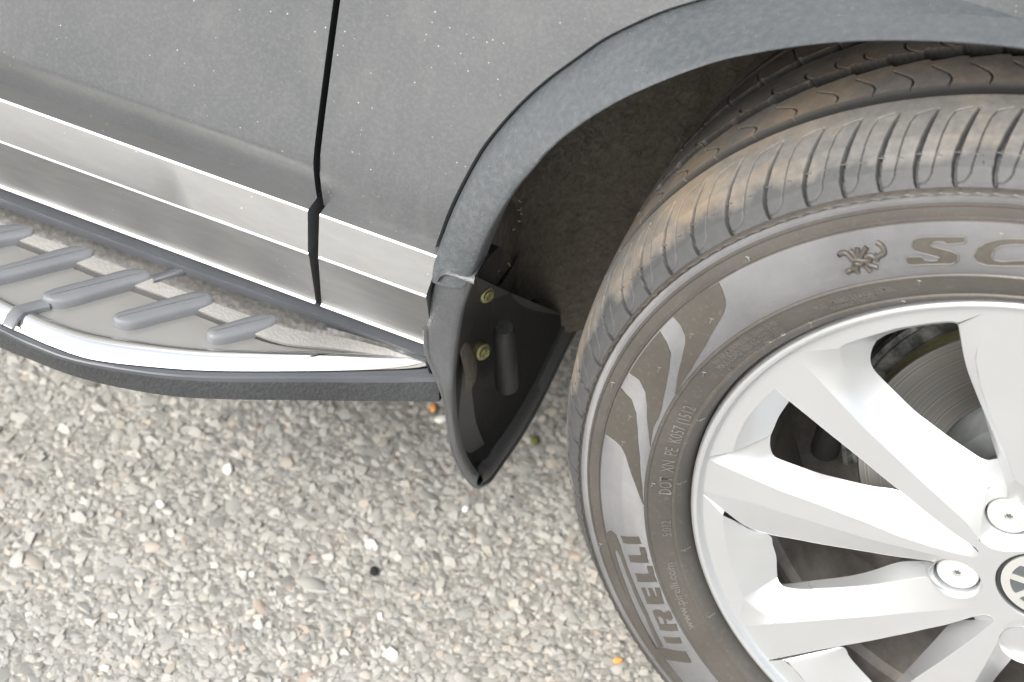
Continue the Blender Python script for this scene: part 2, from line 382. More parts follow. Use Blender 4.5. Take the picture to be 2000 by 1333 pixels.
# carry the arch on beyond the picture with the circle through it
def circ_ext(P, a_to, n=40):
    P = np.array(P); Am = np.c_[P[:, 0], P[:, 2], np.ones(len(P))]; s = np.linalg.lstsq(Am, P[:, 0]**2+P[:, 2]**2, rcond=None)[0]
    cx, cz = s[0]/2, s[1]/2; r = math.sqrt(s[2]+cx*cx+cz*cz); a0 = math.atan2(P[-1, 0]-cx, P[-1, 2]-cz)
    return [(cx+r*math.sin(a), None, cz+r*math.cos(a)) for a in np.linspace(a0, a_to, n)[1:]]
ext = [(x, body_y(x, z), z) for x, _, z in circ_ext(outc[20:], 1.75)]
arch = np.vstack([outc, ext])
NA = 150; cc_ = np.array([-.06, 0, .39]); arch = arch+np.array([(lambda d: d/np.linalg.norm(d)*.0024)(np.array([p[0], 0, p[2]])-cc_) for p in arch]); archR = resample(arch, NA)
tl = [(gapx(z)+.0022, z) for z in np.linspace(.4325, 1.0, 60)]
tl += [(x, 1.0) for x in np.linspace(-.50, .62, 60)] + [(.62, z) for z in np.linspace(.98, .30, 20)]
tl = resample(tl, NA); rows = []
low0 = archR[0]
for k in range(26):
    t = (k/25); rows.append([((1-t)*archR[i][0]+t*tl[i][0], (1-t)*archR[i][2]+t*tl[i][1]) for i in range(NA)])
mb = MB(); mb.grid([[(x, body_y(x, z), z) for x, z in r] for r in rows])
# the strip under the lofted part, down to the moulding
lowline = [((1-t)*archR[0][0]+t*tl[0][0], (1-t)*archR[0][2]+t*tl[0][1]) for t in np.linspace(0, 1, 26)]
mb.grid([[(x, body_y(x, z), z) for x, z in lowline], [(x+.0, body_y(x, .4315), .4315) for x, z in lowline]])
mb.grid([[tuple(p) for p in arch], [(p[0]+.001, p[1]+.0015, p[2]-.001) for p in arch], [(p[0]+.002, p[1]+.02, p[2]-.002) for p in arch]])
e2 = [(gapx(z)+.0022, body_y(gapx(z), z), z) for z in np.linspace(.43, 1.0, 60)]
mb.grid([e2, [(p[0]+.0006, p[1]+.0012, p[2]) for p in e2], [(p[0]+.0008, p[1]+.02, p[2]) for p in e2]])
wing = mb.build('front_wing', M['paint'], car, sharp=45, merge=.0002)
# dark body structure behind the panels, so that no light leaks through the shut lines
mb = MB(); mb.box((-1.03, .10, .50), (1.17, .08, .30)); mb.box((-1.0, 1.02, .62), (1.10, 1.6, .60)); mb.box((.25, 1.1, .82), (1.5, 1.4, .40)); mb.box((-.475, .13, .60), (.09, .10, .26))
mb.box((.05, .32, .79), (1.2, .30, .05))
mb.build('inner_body', M['gap'], car, smooth_=False)

# lower moulding: bright steel, two faces with beads along the edges
YT, YR, YB, YE = -.0035, -.0165, .0005, .010
def molding_profile(zt, zr, zb):
    # (depth, height, wedge: how far this row follows the facet that narrows to the right, bright bead starts here)
    return [(YT+.022, zt+.0004, 0, 0), (YT-.0010, zt+.0002, 0, 1), (YT-.0022, zt-.0006, 0, 0), (YR-.0003, zr+.0016, 1, 0), (YR+.0001, zr+.0008, 0, 1), (YR-.0010, zr+.0002, 0, 0), (YR-.0009, zr-.0006, 0, 0), (YR+.0004, zr-.0012, 0, 0),
            (YB-.0001, zb+.0018, 0, 1), (YB-.0016, zb+.0008, 0, 0), (YB-.0013, zb-.0001, 0, 0), (YB+.0012, zb-.0010, 0, 0), (YE, zb-.011, 0, 0), (YE+.02, zb-.012, 0, 0)]
def mold(name, xa, xb, cut0, cut1, parent, mat, n=60):
    """xa/xb: ends; cut0, cut1: x of each end as functions of height"""
    zt, zr, zb = .4362, .4108, .3520
    rows = []
    prof_ = molding_profile(zt, zr, zb)
    for y, z, wdg, _ in prof_:
        a, b = cut0(z), cut1(z); row = []
        for x in np.linspace(a, b, n):
            k = wdg*min(max((-.585-x)/.16, 0), 1); row.append((x, y+.0058*k+.0030*math.sin(math.pi*k)*0, z+.0125*k))
        rows.append(row)
    mb = MB(); mb.grid(rows, flip=True)
    bright = [i for i, q in enumerate(prof_) if q[3]]
    for side in (0, -1):
        c = [r[side] for r in rows]; mb.grid([c, [(p[0]+(.0006 if side == 0 else -.0006), .022, p[2]) for p in c]], flip=side == 0)
    o = mb.build(name, mat, parent, sharp=24); o.data.materials.append(M['chrome'])
    for i in bright:
        for j in range(n-1): o.data.polygons[i*(n-1)+j].material_index = 1
    return o
mold('sill_moulding', 0, 0, lambda z: -1.45, lambda z: np.interp(z, [.34, .352, .40, .411, .436], [-.4985, -.4985, -.4975, -.4975, -.5045])-.0012, door, M['trim'])
mold('wing_moulding', 0, 0, lambda z: np.interp(z, [.34, .352, .40, .411, .436], [-.4935, -.4965, -.4955, -.4925, -.4985])+.0010,
     lambda z: np.interp(z, [.34, .352, .40, .411, .436], [-.4160, -.4150, -.4160, -.4165, -.4145]), wing, M['trim'])
# rocker panel behind / under the moulding and the slim rubber seal on the step
# ------------------------------------------------------------------ wheel arch flare
LIP = [(922, 548), (930, 530), (941, 500), (955, 467), (974, 427), (997, 389), (1020, 356), (1046, 326), (1069, 298), (1095, 271.5), (1130, 243), (1165, 219), (1215, 189), (1270, 163), (1340, 134), (1410.6, 110), (1480, 95), (1550, 83), (1625, 74), (1700, 69.5), (1775, 68.6), (1850, 70), (1925, 74), (2000, 80.6)]
OUTF = [(833, 655), (834, 600), (843, 540), (852, 501)] + OUT[1:]
yo = lambda i: -.004
fo_ = lambda p: body_y(p[0], max(p[2], ZC))-.0005
outf = smooth([fix_at(u, v, fo_) for u, v in OUTF], 5)
lipf = smooth([at(u, v, y=-.0080) for u, v in LIP], 4)
def ext3(P, y, a_to, k=-40): return np.vstack([P, [(x, (y if y is not None else fo_((x, 0, z))), z) for x, _, z in circ_ext(P[k:], a_to)]])
outf = ext3(outf, None, 1.70); lipf = ext3(lipf, -.008, 1.75)
# match the two curves by angle round the arch
def by_angle(P, n, a0, a1, c=(-.05, .37)):
    an = np.unwrap([math.atan2(p[0]-c[0], p[2]-c[1]) for p in P]); t = np.linspace(a0, a1, n)
    return np.stack([np.interp(t, an, P[:, k]) for k in range(3)], 1), an
_, ao = by_angle(outf, 3, 0, 1); _, al = by_angle(lipf, 3, 0, 1)
a0 = -1.44; NF = 170
O_, _ = by_angle(outf, NF, a0, 1.6); L_, _ = by_angle(lipf, NF, a0, 1.6)
rows = []
for t, dy in ((0, .016), (0, .001), (.012, -.0018), (.05, -.0060), (.10, -.0085), (.15, -.0095), (.22, -.0100), (.4, -.0108), (.6, -.0108), (.8, -.0098), (.93, -.0080), (.975, -.0062), (.995, -.0030), (1.0, .0004), (1.0, .009), (.985, .020)):
    rows.append([tuple(np.array([(1-t)*O_[i][0]+t*L_[i][0], O_[i][1]*(1-t)+L_[i][1]*t+dy*(1. if t > .9 or t == 0 else 1.), (1-t)*O_[i][2]+t*L_[i][2]])) for i in range(NF)])
# keep the lip at its measured depth
mb = MB(); mb.grid(rows)
mb.grid([[r[0] for r in rows], [(r[0][0], .02, r[0][2]) for r in rows]])
flare = mb.build('wheel_arch_flare', M['flare'], car, sharp=50)
# black shadow gap strip between wing and flare
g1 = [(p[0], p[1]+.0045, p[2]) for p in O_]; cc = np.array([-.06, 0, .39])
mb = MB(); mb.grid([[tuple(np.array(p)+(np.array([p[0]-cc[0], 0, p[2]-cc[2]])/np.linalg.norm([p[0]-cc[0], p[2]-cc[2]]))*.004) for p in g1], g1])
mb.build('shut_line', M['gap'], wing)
# ------------------------------------------------------------------ arch liner
LC = (-.047, .372); LR = .372
def lin(a, y, dr=0): r = LR+dr; return (LC[0]+r*math.sin(a), y, LC[1]+r*math.cos(a))
ths = np.linspace(-1.74, 1.7, 120); ys = np.linspace(.004, .42, 60); rows = []
lipr = lambda a: float(np.interp(a, np.linspace(a0, 1.6, NF), [math.hypot(p[0]-LC[0], p[2]-LC[1]) for p in L_])) - LR
def kk_(a, y):
    k = min(max((y-.004)/.08, 0), 1); return k*k*(3-2*k)
yshift = lambda a: .080*min(max((a+1.35)/.5, 0), 1)
for y in ys:
    rows.append([lin(a, y+yshift(a), (1-kk_(a, y))*(lipr(a)+.004)+.004*math.sin(a*23+y*31)+.003*math.sin(y*60+a*9)+.012*math.exp(-((a+1.15)/.12)**2)*math.exp(-((y-.12)/.05)**2)) for a in ths])
mb = MB(); mb.grid(rows, flip=True)
mb.grid([[lin(a, .42) for a in ths], [(LC[0]+.04*math.sin(a), .42, LC[1]+.04*math.cos(a)) for a in ths]], flip=True)
lowz = np.linspace(LC[1]+LR*math.cos(-1.74), .235, 6)
mb.grid([[(LC[0]+LR*math.sin(-1.74)+.002*math.sin(y*60), y, z) for y in ys if .07 < y < .30] for z in lowz])
liner = mb.build('wheel_arch_liner', M['liner'], car, sharp=60); mb = MB()
wl = [(-.425, .10), (-.412, .17), (-.39, .205), (-.36, .228), (-.335, .245), (-.28, .262), (0, .262), (.42, .262)]
wl = smooth([(a, b, 0) for a, b in wl], 5)
mb.grid([[(p[0]+.002*math.sin(z*70+p[1]*40), p[1]+.003*math.sin(z*50), z) for p in wl] for z in np.linspace(.195, .80, 40)])
mb.build('well_wall', M['liner'], liner, sharp=60)
mb = MB()
for _ in range(150):
    a = random.uniform(-1.72, -.75); y = random.uniform(.012, .16)
    p = np.array(lin(a, y, -.0045)); d = np.random.default_rng(random.randrange(9**9)).normal(0, 1, 3); d[1] *= .7; d /= np.linalg.norm(d); L = random.uniform(.0015, .006)
    q = p+d*L*.5+np.array([0, .0, .001])*random.random(); mb.tube([p, q, q+np.array([d[2], d[1]*.2, d[0]])*L*.5], .00032, 4)
mb.build('straw_litter', M['straw'], liner, kind='stuff')

# ------------------------------------------------------------------ mud flap
FL = [(853, 540), (843, 575), (835, 610), (833, 650), (837, 692), (850.7, 723), (864, 758), (874, 793), (879, 832), (887.7, 879), (905, 918), (924.8, 943), (936.5, 948)]
FR = [(930, 541), (916, 575), (906, 605), (899, 640), (893, 680), (889, 720), (888, 760), (890, 800), (895, 840), (903, 875), (915, 903), (927, 921), (936, 929)]
def fy(v): return np.interp(v, [530, 760, 860, 950], [-.012, -.006, .022, .055])
left = smooth([at(u, v, y=fy(v)+.004) for u, v in FL], 5); right = smooth([at(u, v, y=fy(v)) for u, v in FR], 5)
rows = []
for t, b in ((0, .006), (0, 0), (.06, -.0022), (.2, -.0036), (.5, -.0046), (.8, -.0042), (.93, -.003), (.98, -.0014), (1, 0), (1.0, .002)):
    rows.append([tuple((1-t)*l+t*r+np.array([0, b, 0])) for l, r in zip(left, right)])
mb = MB(); mb.grid(rows, flip=True)
mb.grid([[tuple(p) for p in left], [(p[0]+.004, p[1]+.03, p[2]) for p in left]])
# top shoulder that caps the end of the flare
T1 = smooth([at(*p, y=-.0135) for p in ((853, 541), (858, 530), (868, 523.5), (882, 525), (905, 531), (928, 538.5))], 5)
T2 = smooth([at(*p, y=-.0175) for p in ((853, 552), (860, 541), (872, 537), (888, 540), (908, 548), (926, 556))], 5)
T0 = [(p[0], .004, p[2]+.002) for p in T1]
mb.grid([T0, [tuple(p) for p in T1], [tuple(p) for p in (T1+T2)/2+np.array([0, -.0012, 0])], [tuple(p) for p in T2], [tuple(p+np.array([0, .006, -.004])) for p in T2]], flip=True)
flap = mb.build('mud_flap', M['flap'], car, sharp=45)
flap_left = left
# inboard panel and its rolled bottom rim
FB_out = [(936.5, 948), (952, 942), (975.5, 910), (1018, 848), (1057, 777.6), (1100, 688), (1127.6, 637)]
FB_in = [(936, 929), (947, 912), (966, 885), (1003, 826), (1041, 757), (1082, 672), (1108, 618)]
XF = lambda v: np.interp(v, [540, 760, 860, 948], [-.4035, -.396, -.393, -.392])
tipx = at(936.5, 948, y=fy(948))[0]; bx = [tipx+(-.386-tipx)*min(k/3., 1) for k in range(7)]
o3 = [at(936.5, 948, y=fy(948))]+[at(u, v, x=bx[k+1]) for k, (u, v) in enumerate(FB_out[1:])]; i3 = [at(936, 929, y=fy(929))]+[at(u, v, x=bx[k+1]-.002) for k, (u, v) in enumerate(FB_in[1:])]
o3 = smooth(o3, 5); i3 = smooth(i3, 5)
mb = MB(); mb.grid([[tuple(p) for p in o3], [tuple(p+np.array([.0025, 0, .003])) for p in (o3*.7+i3*.3)], [tuple(p+np.array([.002, 0, 0])) for p in i3], [tuple(p+np.array([-.003, .002, .004])) for p in i3]])
mb.grid([[tuple(p) for p in o3], [tuple(p+np.array([-.006, 0, .004])) for p in o3]], flip=True)
mb.build('flap_rim', M['flap'], flap, sharp=50)
edge_ = np.vstack([flap_left[14:]+np.array([.0005, -.0015, .001]), o3[1:]+np.array([0, 0, .0012])]); mb = MB(); mb.tube(smooth(edge_[::3], 3), .0024, 10); mb.build('flap_edge_roll', M['flap'], flap, sharp=0)
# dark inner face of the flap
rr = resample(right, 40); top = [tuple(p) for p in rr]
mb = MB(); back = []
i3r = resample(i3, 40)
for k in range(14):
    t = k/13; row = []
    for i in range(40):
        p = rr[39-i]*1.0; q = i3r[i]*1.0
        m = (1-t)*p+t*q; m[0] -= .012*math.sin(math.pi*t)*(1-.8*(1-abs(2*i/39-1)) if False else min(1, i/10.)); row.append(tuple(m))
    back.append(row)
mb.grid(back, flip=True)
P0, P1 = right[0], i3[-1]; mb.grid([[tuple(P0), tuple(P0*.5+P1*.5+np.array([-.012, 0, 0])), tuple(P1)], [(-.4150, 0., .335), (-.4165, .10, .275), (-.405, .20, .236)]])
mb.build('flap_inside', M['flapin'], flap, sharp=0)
# bracket of the liner behind the flap with its two screws
BR = [(930, 541), (952, 505), (975, 482), (984, 490), (978, 520), (962, 560), (958, 640), (975, 700), (1005, 755), (985, 760), (958, 753), (940, 762), (905, 760), (891, 752), (893, 680), (899, 640), (906, 605), (916, 575)]
br = [at(u, v, x=-.402+.00012*(u-900)*.6) for u, v in BR]
mb = MB(); tess = tessellate_polygon([[Vector(p) for p in br]]); mb.add(br, tess); mb.grid([br+[br[0]], [(p[0]-.02, p[1], p[2]) for p in br]+[(br[0][0]-.02, br[0][1], br[0][2])]])
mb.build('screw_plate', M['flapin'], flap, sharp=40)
c0, c1 = at(985, 640, x=-.385), at(990, 752, x=-.385)
mb = MB(); mb.tube([c0, c0*.93+c1*.07, (c0+c1)/2, c1, c1+(c1-c0)*.015], [.0058, .0075, .0080, .0084, .007], 20); mb.build('liner_tube', M['flapin'], liner, sharp=50)
for (u, v, r) in ((951, 577, .0058), (943, 688, .0062)):
    c = at(u, v, x=-.394); ax = np.array([.82, -.42, .25]); ax /= np.linalg.norm(ax); mb = MB()
    e1 = np.cross(ax, (0, 0, 1)); e1 /= np.linalg.norm(e1); e2 = np.cross(ax, e1)
    prof = [(0, .0), (r*.3, .0), (r*.34, .0012), (r*.5, .0030), (r*.62, .0028), (r*.66, .0012), (r*.95, .0006), (r, -.0006), (r, -.005)]
    mb.grid([[tuple(c+ax*h+rr_*(math.cos(a)*e1+math.sin(a)*e2)) for a in np.linspace(0, 2*math.pi, 24, endpoint=False)] for rr_, h in prof], close_u=True)
    mb.build('screw', M['brass'], flap, sharp=35)

# ------------------------------------------------------------------ running board
ZB = .322
def Z(pts, z=ZB): return [at(u, v, z=z) for u, v in pts]
seal_t = smooth(Z([(-160, 327), (0, 387.5), (357, 520), (500, 570), (612, 613), (832, 697)], .3385), 8)
seal_b = smooth(Z([(-160, 341), (0, 402), (357, 533), (500, 583), (612, 622), (832, 700)], .3300), 8)
band_b = smooth(Z([(-160, 372), (0, 434), (180, 500), (300, 546), (430, 596), (560, 640), (690, 664), (830, 702)], .3262), 8)
ledge_b = smooth(Z([(-160, 400), (0, 456), (100, 494), (215, 541), (330, 583), (450, 632), (545, 668), (660, 682), (830, 706)], .3240), 8)
slot_b = smooth(Z([(-160, 411), (0, 469), (100, 507), (215, 554), (330, 596), (450, 643), (540, 674), (660, 685), (830, 707)], .3200), 8)
chr_t = smooth(Z([(-160, 500), (0, 577.5), (57, 605), (150, 640), (250, 661), (375, 677.5), (500, 684), (625, 687), (740, 692), (800, 696), (834, 700)], .3215), 8)
chr_b = smooth(Z([(-160, 552), (0, 630), (50, 652), (100, 674), (180, 700), (300, 715), (420, 722.5), (600, 723), (740, 720), (810, 718), (848, 714)], .3190), 8)
lip_a = smooth(Z([(-160, 566), (0, 643), (60, 671), (150, 703), (300, 728), (420, 735), (600, 735), (740, 734), (858, 730)], .3175), 8)
lip_t = smooth(Z([(-160, 574), (0, 650), (60, 679), (150, 711), (300, 737), (420, 746), (600, 747), (740, 748), (858, 746)], .3140), 8)
lip_b = smooth(Z([(-160, 600), (0, 679), (60, 703), (150, 737), (270, 764.5), (390, 778.6), (600, 782.5), (740, 784), (858, 785)], .2970), 8)
NB = 70
def RS(P): return resample(P, NB)
S_ = {k: RS(v) for k, v in dict(st=seal_t, sb=seal_b, bb=band_b, lb=ledge_b, sl=slot_b, ct=chr_t, cb=chr_b, la=lip_a, lt=lip_t, lo=lip_b).items()}
T = lambda P, d=(0, 0, 0): [tuple(p+np.array(d)) for p in P]
mb = MB()
mb.grid([T(S_['sb'], (0, 0, -.001)), T(S_['sb']*.5+S_['bb']*.5, (0, 0, .0016)), T(S_['bb'])]); # rough black inner band
mb.grid([T(S_['sb'], (0, .03, -.01)), T(S_['sb'], (0, 0, -.001))])
board = mb.build('running_board', M['step'], car, sharp=50, label='black running board with satin plate, chrome strip and grey grip bars')
mb = MB(); mb.grid([T(S_['st'], (0, .012, .002)), T(S_['st']), T(S_['st']*.6+S_['sb']*.4, (0, -.001, .0006)), T(S_['sb']), T(S_['sb'], (0, 0, -.004))]); mb.build('rubber_seal', M['seal'], board, sharp=40)
mb = MB(); mb.grid([T(S_['bb']), T(S_['bb']*.5+S_['lb']*.5, (0, 0, .0004)), T(S_['lb']), T(S_['lb'], (0, .001, -.003))]); mb.build('inner_ledge', M['step2'], board, sharp=50)
mb = MB(); mb.grid([T(S_['lb'], (0, .001, -.002)), T(S_['sl'], (0, 0, -.0016)), T(S_['sl'])]); mb.build('slot_shadow', M['gap'], board)  # black strip standing in for the shadow between ledge and plate
mb = MB(); mb.grid([T(S_['sl']), T(S_['sl']*.5+S_['ct']*.5, (0, 0, -.0004)), T(S_['ct'], (0, 0, -.0012))]); mb.build('step_plate', M['plate'], board, sharp=50)
mb = MB(); rows = []
for t in np.linspace(0, 1, 9):
    rows.append(T(S_['ct']*(1-t)+S_['cb']*t, (0, 0, .0042*math.sin(math.pi*t)**.8+(-.001 if t in (0, 1) else 0))))
mb.grid(rows); mb.build('chrome_strip', M['chrome'], board, sharp=0)
mb = MB(); mb.grid([T(S_['cb'], (0, 0, -.002)), T(S_['cb']*.6+S_['la']*.4, (0, 0, -.0014)), T(S_['la'], (0, 0, -.0016)), T(S_['la'], (0, 0, .0002)), T(S_['la']*.5+S_['lt']*.5, (0, -.0006, .0012)), T(S_['lt'])])
mb.build('edge_cap', M['seal'], board, sharp=30)
mb = MB(); mb.grid([T(S_['lt']), T(S_['lt']*.5+S_['lo']*.5, (0, -.0008, 0)), T(S_['lo']), T(S_['lo'], (0, .012, -.002)), T(S_['sb'], (0, .03, -.03))])
for P in (S_,):
    endc = [P[k][-1] for k in ('sb', 'bb', 'lb', 'ct', 'cb', 'la', 'lt', 'lo')]; mb.poly([tuple(p) for p in endc])
mb.build('edge_face', M['lip'], board, sharp=40)
GRIPS = [[(-75, 470), (-40, 452), (0, 446), (37, 445), (60, 450), (68, 458), (64, 466), (40, 471), (0, 478), (-50, 492), (-80, 500), (-92, 488)],
 [(-12, 530), (30, 519), (75, 505), (112, 493), (150, 487), (175, 491), (185, 501), (178, 509), (140, 517), (100, 527), (50, 540), (0, 552), (-28, 556), (-32, 542)],
 [(80, 584), (100, 572), (140, 561), (175, 552), (215, 540), (250, 532), (285, 533), (300, 541), (295, 551), (260, 560), (225, 570), (180, 583), (150, 592), (118, 598), (92, 595)],
 [(220, 625), (237, 615), (270, 606), (300, 597), (340, 585), (375, 577), (405, 579), (420, 587), (414, 600), (370, 611), (320, 624), (275, 636), (250, 640), (226, 636)],
 [(402, 655), (415, 645), (455, 634), (485, 625), (512, 620), (535, 622), (545, 630), (538, 640), (510, 650), (470, 660), (437, 667), (411, 667)],
 [(560, 670), (580, 664), (610, 660), (640, 664), (636, 672), (600, 676), (570, 678)]]
for g in GRIPS[:5]:
    base = smooth([at(u, v, z=.3235) for u, v in g], 3, closed=True); c = base.mean(0)
    def inset(P, k, dz):
        # move each point towards the bar's long axis
        d = P-c; ax = np.linalg.svd(d[:, :2])[2][0]; t = d[:, :2] @ ax; L = np.abs(t).max()
        tt = np.clip(t, -(L-.006), L-.006); core = c[:2]+np.outer(tt, ax)
        Q = P.copy(); Q[:, :2] = core+(P[:, :2]-core)*k; Q[:, 2] += dz; return Q
    rows = [inset(base, 1, -.004), inset(base, 1, 0), inset(base, .96, .0022), inset(base, .86, .0038), inset(base, .62, .0046), inset(base, .3, .0050), inset(base, .02, .0050)]
    mb = MB(); mb.grid([T(r) for r in rows], close_u=True, flip=True); mb.build('grip_bar', M['grip'], board, sharp=60)
# joint strap across the board
def strap(P, w, z0=.0):
    mb = MB(); P = [np.array(p) for p in P]; rows = []
    for k, p in enumerate(P):
        t = P[min(k+1, len(P)-1)]-P[max(k-1, 0)]; t[2] = 0; t /= np.linalg.norm(t); s = np.cross(t, (0, 0, 1.))
        rows.append([tuple(p+s*w*a+np.array([0, 0, b])) for a, b in ((-.5, -.003), (-.5, .0006), (-.35, .0014), (.35, .0014), (.5, .0006), (.5, -.003))])
    mb.grid(rows); return mb
strap([at(362, 523, z=.333), at(345, 530, z=.332), at(318, 539, z=.3285), at(298, 545, z=.327)], .0062).build('joint_strap', M['seal'], board, sharp=50)
strap([at(94, 592, z=.3235), at(60, 600, z=.3238), at(38, 606, z=.3262), at(24, 620, z=.3268), at(14, 640, z=.3225)], .0085).build('joint_strap', M['grip'], board, sharp=50)

# ------------------------------------------------------------------ tyre
SWP = [(.2290, .020), (.2298, .006), (.2312, .000), (.2330, -.0052), (.2350, -.0080), (.2372, -.0094), (.2388, -.0096), (.2396, -.0086), (.2420, -.0096), (.2480, -.0116),
       (.2540, -.0126), (.2548, -.0134), (.2556, -.0134), (.2564, -.0126), (.2640, -.0134), (.2720, -.0130), (.2800, -.0112), (.2880, -.0084), (.2893, -.0078), (.2899, -.0084), (.2907, -.0084), (.2913, -.0070),
       (.2950, -.0066), (.2972, -.0060), (.2979, -.0066), (.2985, -.0066), (.2991, -.0052), (.3015, -.0048), (.3038, -.0042), (.3046, -.0046), (.3052, -.0036), (.3058, -.0022)]
SR = np.array([p[0] for p in SWP]); SY = np.array([p[1] for p in SWP])
def swy(r): return np.interp(r, SR, SY)
def on_wall(u, v):
    y = -.01
    for _ in range(30):
        p = at(u, v, y=y); y = .5*y+.5*float(swy(math.hypot(p[0], p[2]-HUB)))
    p = at(u, v, y=y); return math.atan2(-p[0], p[2]-HUB), math.hypot(p[0], p[2]-HUB)
def wallp(th, r, off=.0004): return (-r*math.sin(th), float(swy(r))-off, HUB+r*math.cos(th))
mb = MB(); mb.grid(lathe(SWP, 540), close_u=True, flip=True)
for o_ in range(1):
    inb = [(r, .2265-y) for r, y in SWP]; mb.grid(lathe(inb, 120), close_u=True)
tyre = mb.build('tyre', M['rub'], car, sharp=24, label='black road tyre with dusty tread and lettered sidewall')
# finely ribbed zones lie a hair proud of the smooth wall
for name, r0, r1, nn in (('ribbed_band', .2994, .3036, 4), ('ribbed_band', .2570, .2886, 16)):
    rs = np.linspace(r0, r1, nn); mb = MB()
    mb.grid(lathe([(r, float(swy(r))-.00025*(0 if k in (0, nn-1) else 1)) for k, r in enumerate(rs)], 540), close_u=True, flip=True)
    mb.build(name, M['ribbed'], tyre, sharp=0)
# flat polygons moulded on the wall
def wall_poly(mb, px, off=.0006, step=.004, polar=False):
    P = [on_wall(u, v) for u, v in px] if not polar else px
    R0_ = .28; pts = [(t*R0_, r) for t, r in P]
    dense = []
    for i in range(len(pts)):
        a, b = np.array(pts[i]), np.array(pts[(i+1) % len(pts)]); n = max(1, int(np.linalg.norm(b-a)/step))
        dense += [a+(b-a)*k/n for k in range(n)]
    dn = np.array(dense); x0, y0 = dn.min(0); x1, y1 = dn.max(0)
    def inside(q):
        c = False; n = len(pts)
        for i in range(n):
            (xa, ya), (xb, yb) = pts[i], pts[i-1]
            if (ya > q[1]) != (yb > q[1]) and q[0] < (xb-xa)*(q[1]-ya)/(yb-ya)+xa: c = not c
        return c
    G = [(x, y) for x in np.arange(x0+step/2, x1, step) for y in np.arange(y0+step/2, y1, step) if inside((x, y)) and np.min(np.linalg.norm(dn-[x, y], axis=1)) > step*.4]
    V = [Vector(p) for p in dense]+[Vector(p) for p in G]; n = len(dense)
    vo, _, fo, _, _, _ = delaunay_2d_cdt(V, [], [list(range(n))], 1, 1e-7)
    vs = [wallp(p[0]/R0_, p[1], off) for p in vo]
    F = []
    for f in fo:
        c = sum((Vector(vo[i]) for i in f), Vector((0, 0)))/len(f)
        if inside(c): F.append(tuple(f))
    mb.add(vs, F)
    rim = [wallp(p[0]/R0_, p[1], off) for p in dense]; low = [wallp(p[0]/R0_, p[1], -.0004) for p in dense]
    mb.grid([rim+[rim[0]], low+[low[0]]])
def z7(L): return [(1090+a/3.333, 420+b/3.333) for a, b in L]
FANGS = [z7([(750, 660), (1045, 440), (1072, 485), (1088, 540), (1092, 590), (1078, 640), (1040, 705), (960, 850), (870, 1000), (765, 1165), (780, 1050), (808, 930), (830, 830), (828, 780), (800, 715)]),
 [(1229.5, 727.5), (1289.5, 646.5), (1303, 669), (1310.5, 690), (1307.5, 720), (1300, 759), (1292, 800), (1287, 815), (1276.6, 834), (1270.4, 873), (1267, 840), (1264, 813), (1264, 790), (1261, 765), (1249, 741)],
 [(1213, 757.5), (1234, 780), (1243, 807), (1245.5, 837.5), (1250, 890), (1254.5, 950), (1256.8, 985), (1241, 944), (1223, 890), (1214, 872), (1202, 860), (1181.8, 845.8), (1187.5, 820), (1193.8, 800), (1201, 779)]]
for g in FANGS:
    mb = MB(); wall_poly(mb, g, .0007); mb.build('fang_mark', M['logo'], tyre, sharp=40)
z12 = lambda L: [(1200+a/6.667, 1133+b/6.667) for a, b in L]
z8b = lambda L: [(1150+a/3.48, 950+b/3.48) for a, b in L]
LET = [('P', [z12([(545, 895), (640, 880), (930, 925), (1005, 1070), (800, 1050), (600, 1015)])]),
 ('I', [z12([(638, 735), (855, 745), (880, 818), (680, 812)])]),
 ('R', [z12([(570, 568), (805, 568), (830, 656), (597, 645)]), z12([(498, 395), (540, 383), (560, 478), (598, 568), (570, 568), (530, 480)]), z12([(540, 383), (600, 390), (640, 420), (665, 480), (685, 565), (650, 565), (636, 498), (600, 468), (558, 478)]), z12([(645, 425), (700, 393), (728, 410), (762, 495), (722, 525), (697, 500), (672, 505)])]),
 ('E', [z12([(400, 210), (620, 210), (650, 302), (430, 303)]), z12([(350, 100), (400, 98), (440, 212), (400, 212)]), z12([(440, 102), (490, 105), (540, 212), (480, 212)]), z12([(527, 95), (590, 95), (622, 212), (560, 212)])]),
 ('L', [z8b([(318, 590), (440, 590), (465, 645), (335, 645)]), z8b([(395, 538), (430, 540), (447, 592), (410, 592)])]),
 ('L', [z8b([(270, 465), (392, 465), (410, 515), (285, 512)]), z8b([(345, 410), (383, 412), (398, 467), (358, 467)])]),
 ('I', [z8b([(218, 335), (340, 340), (357, 387), (238, 383)])])]
for ch, parts in LET:
    mb = MB()
    for q in parts: wall_poly(mb, q, .0007)
    mb.build('sidewall_letter', M['logo'], tyre, sharp=40)
mb = MB()
wall_poly(mb, z8b([(118, 325), (130, 305), (155, 300), (185, 325), (215, 400), (240, 480), (300, 640), (400, 860), (505, 1085), (480, 1095), (385, 885), (285, 660), (215, 470), (192, 432), (178, 445), (200, 520), (260, 690), (350, 900), (455, 1100), (520, 1165), (470, 1125), (365, 950), (265, 760), (195, 560), (150, 430)]), .0007)
mb.build('sidewall_letter', M['logo'], tyre, sharp=40)
z84 = lambda L: [(1500+a/4, 420+b/4) for a, b in L]
SOUT = z84([(1540, 165), (1552, 200), (1525, 216), (1400, 225), (1375, 207), (1320, 203), (1285, 212), (1270, 237), (1440, 280), (1490, 305), (1492, 330), (1478, 362), (1430, 380), (1110, 388), (1088, 370), (1078, 335), (1085, 322), (1210, 320), (1225, 345), (1280, 353), (1340, 348), (1345, 328), (1150, 278), (1125, 250), (1128, 210), (1160, 180), (1200, 170)])
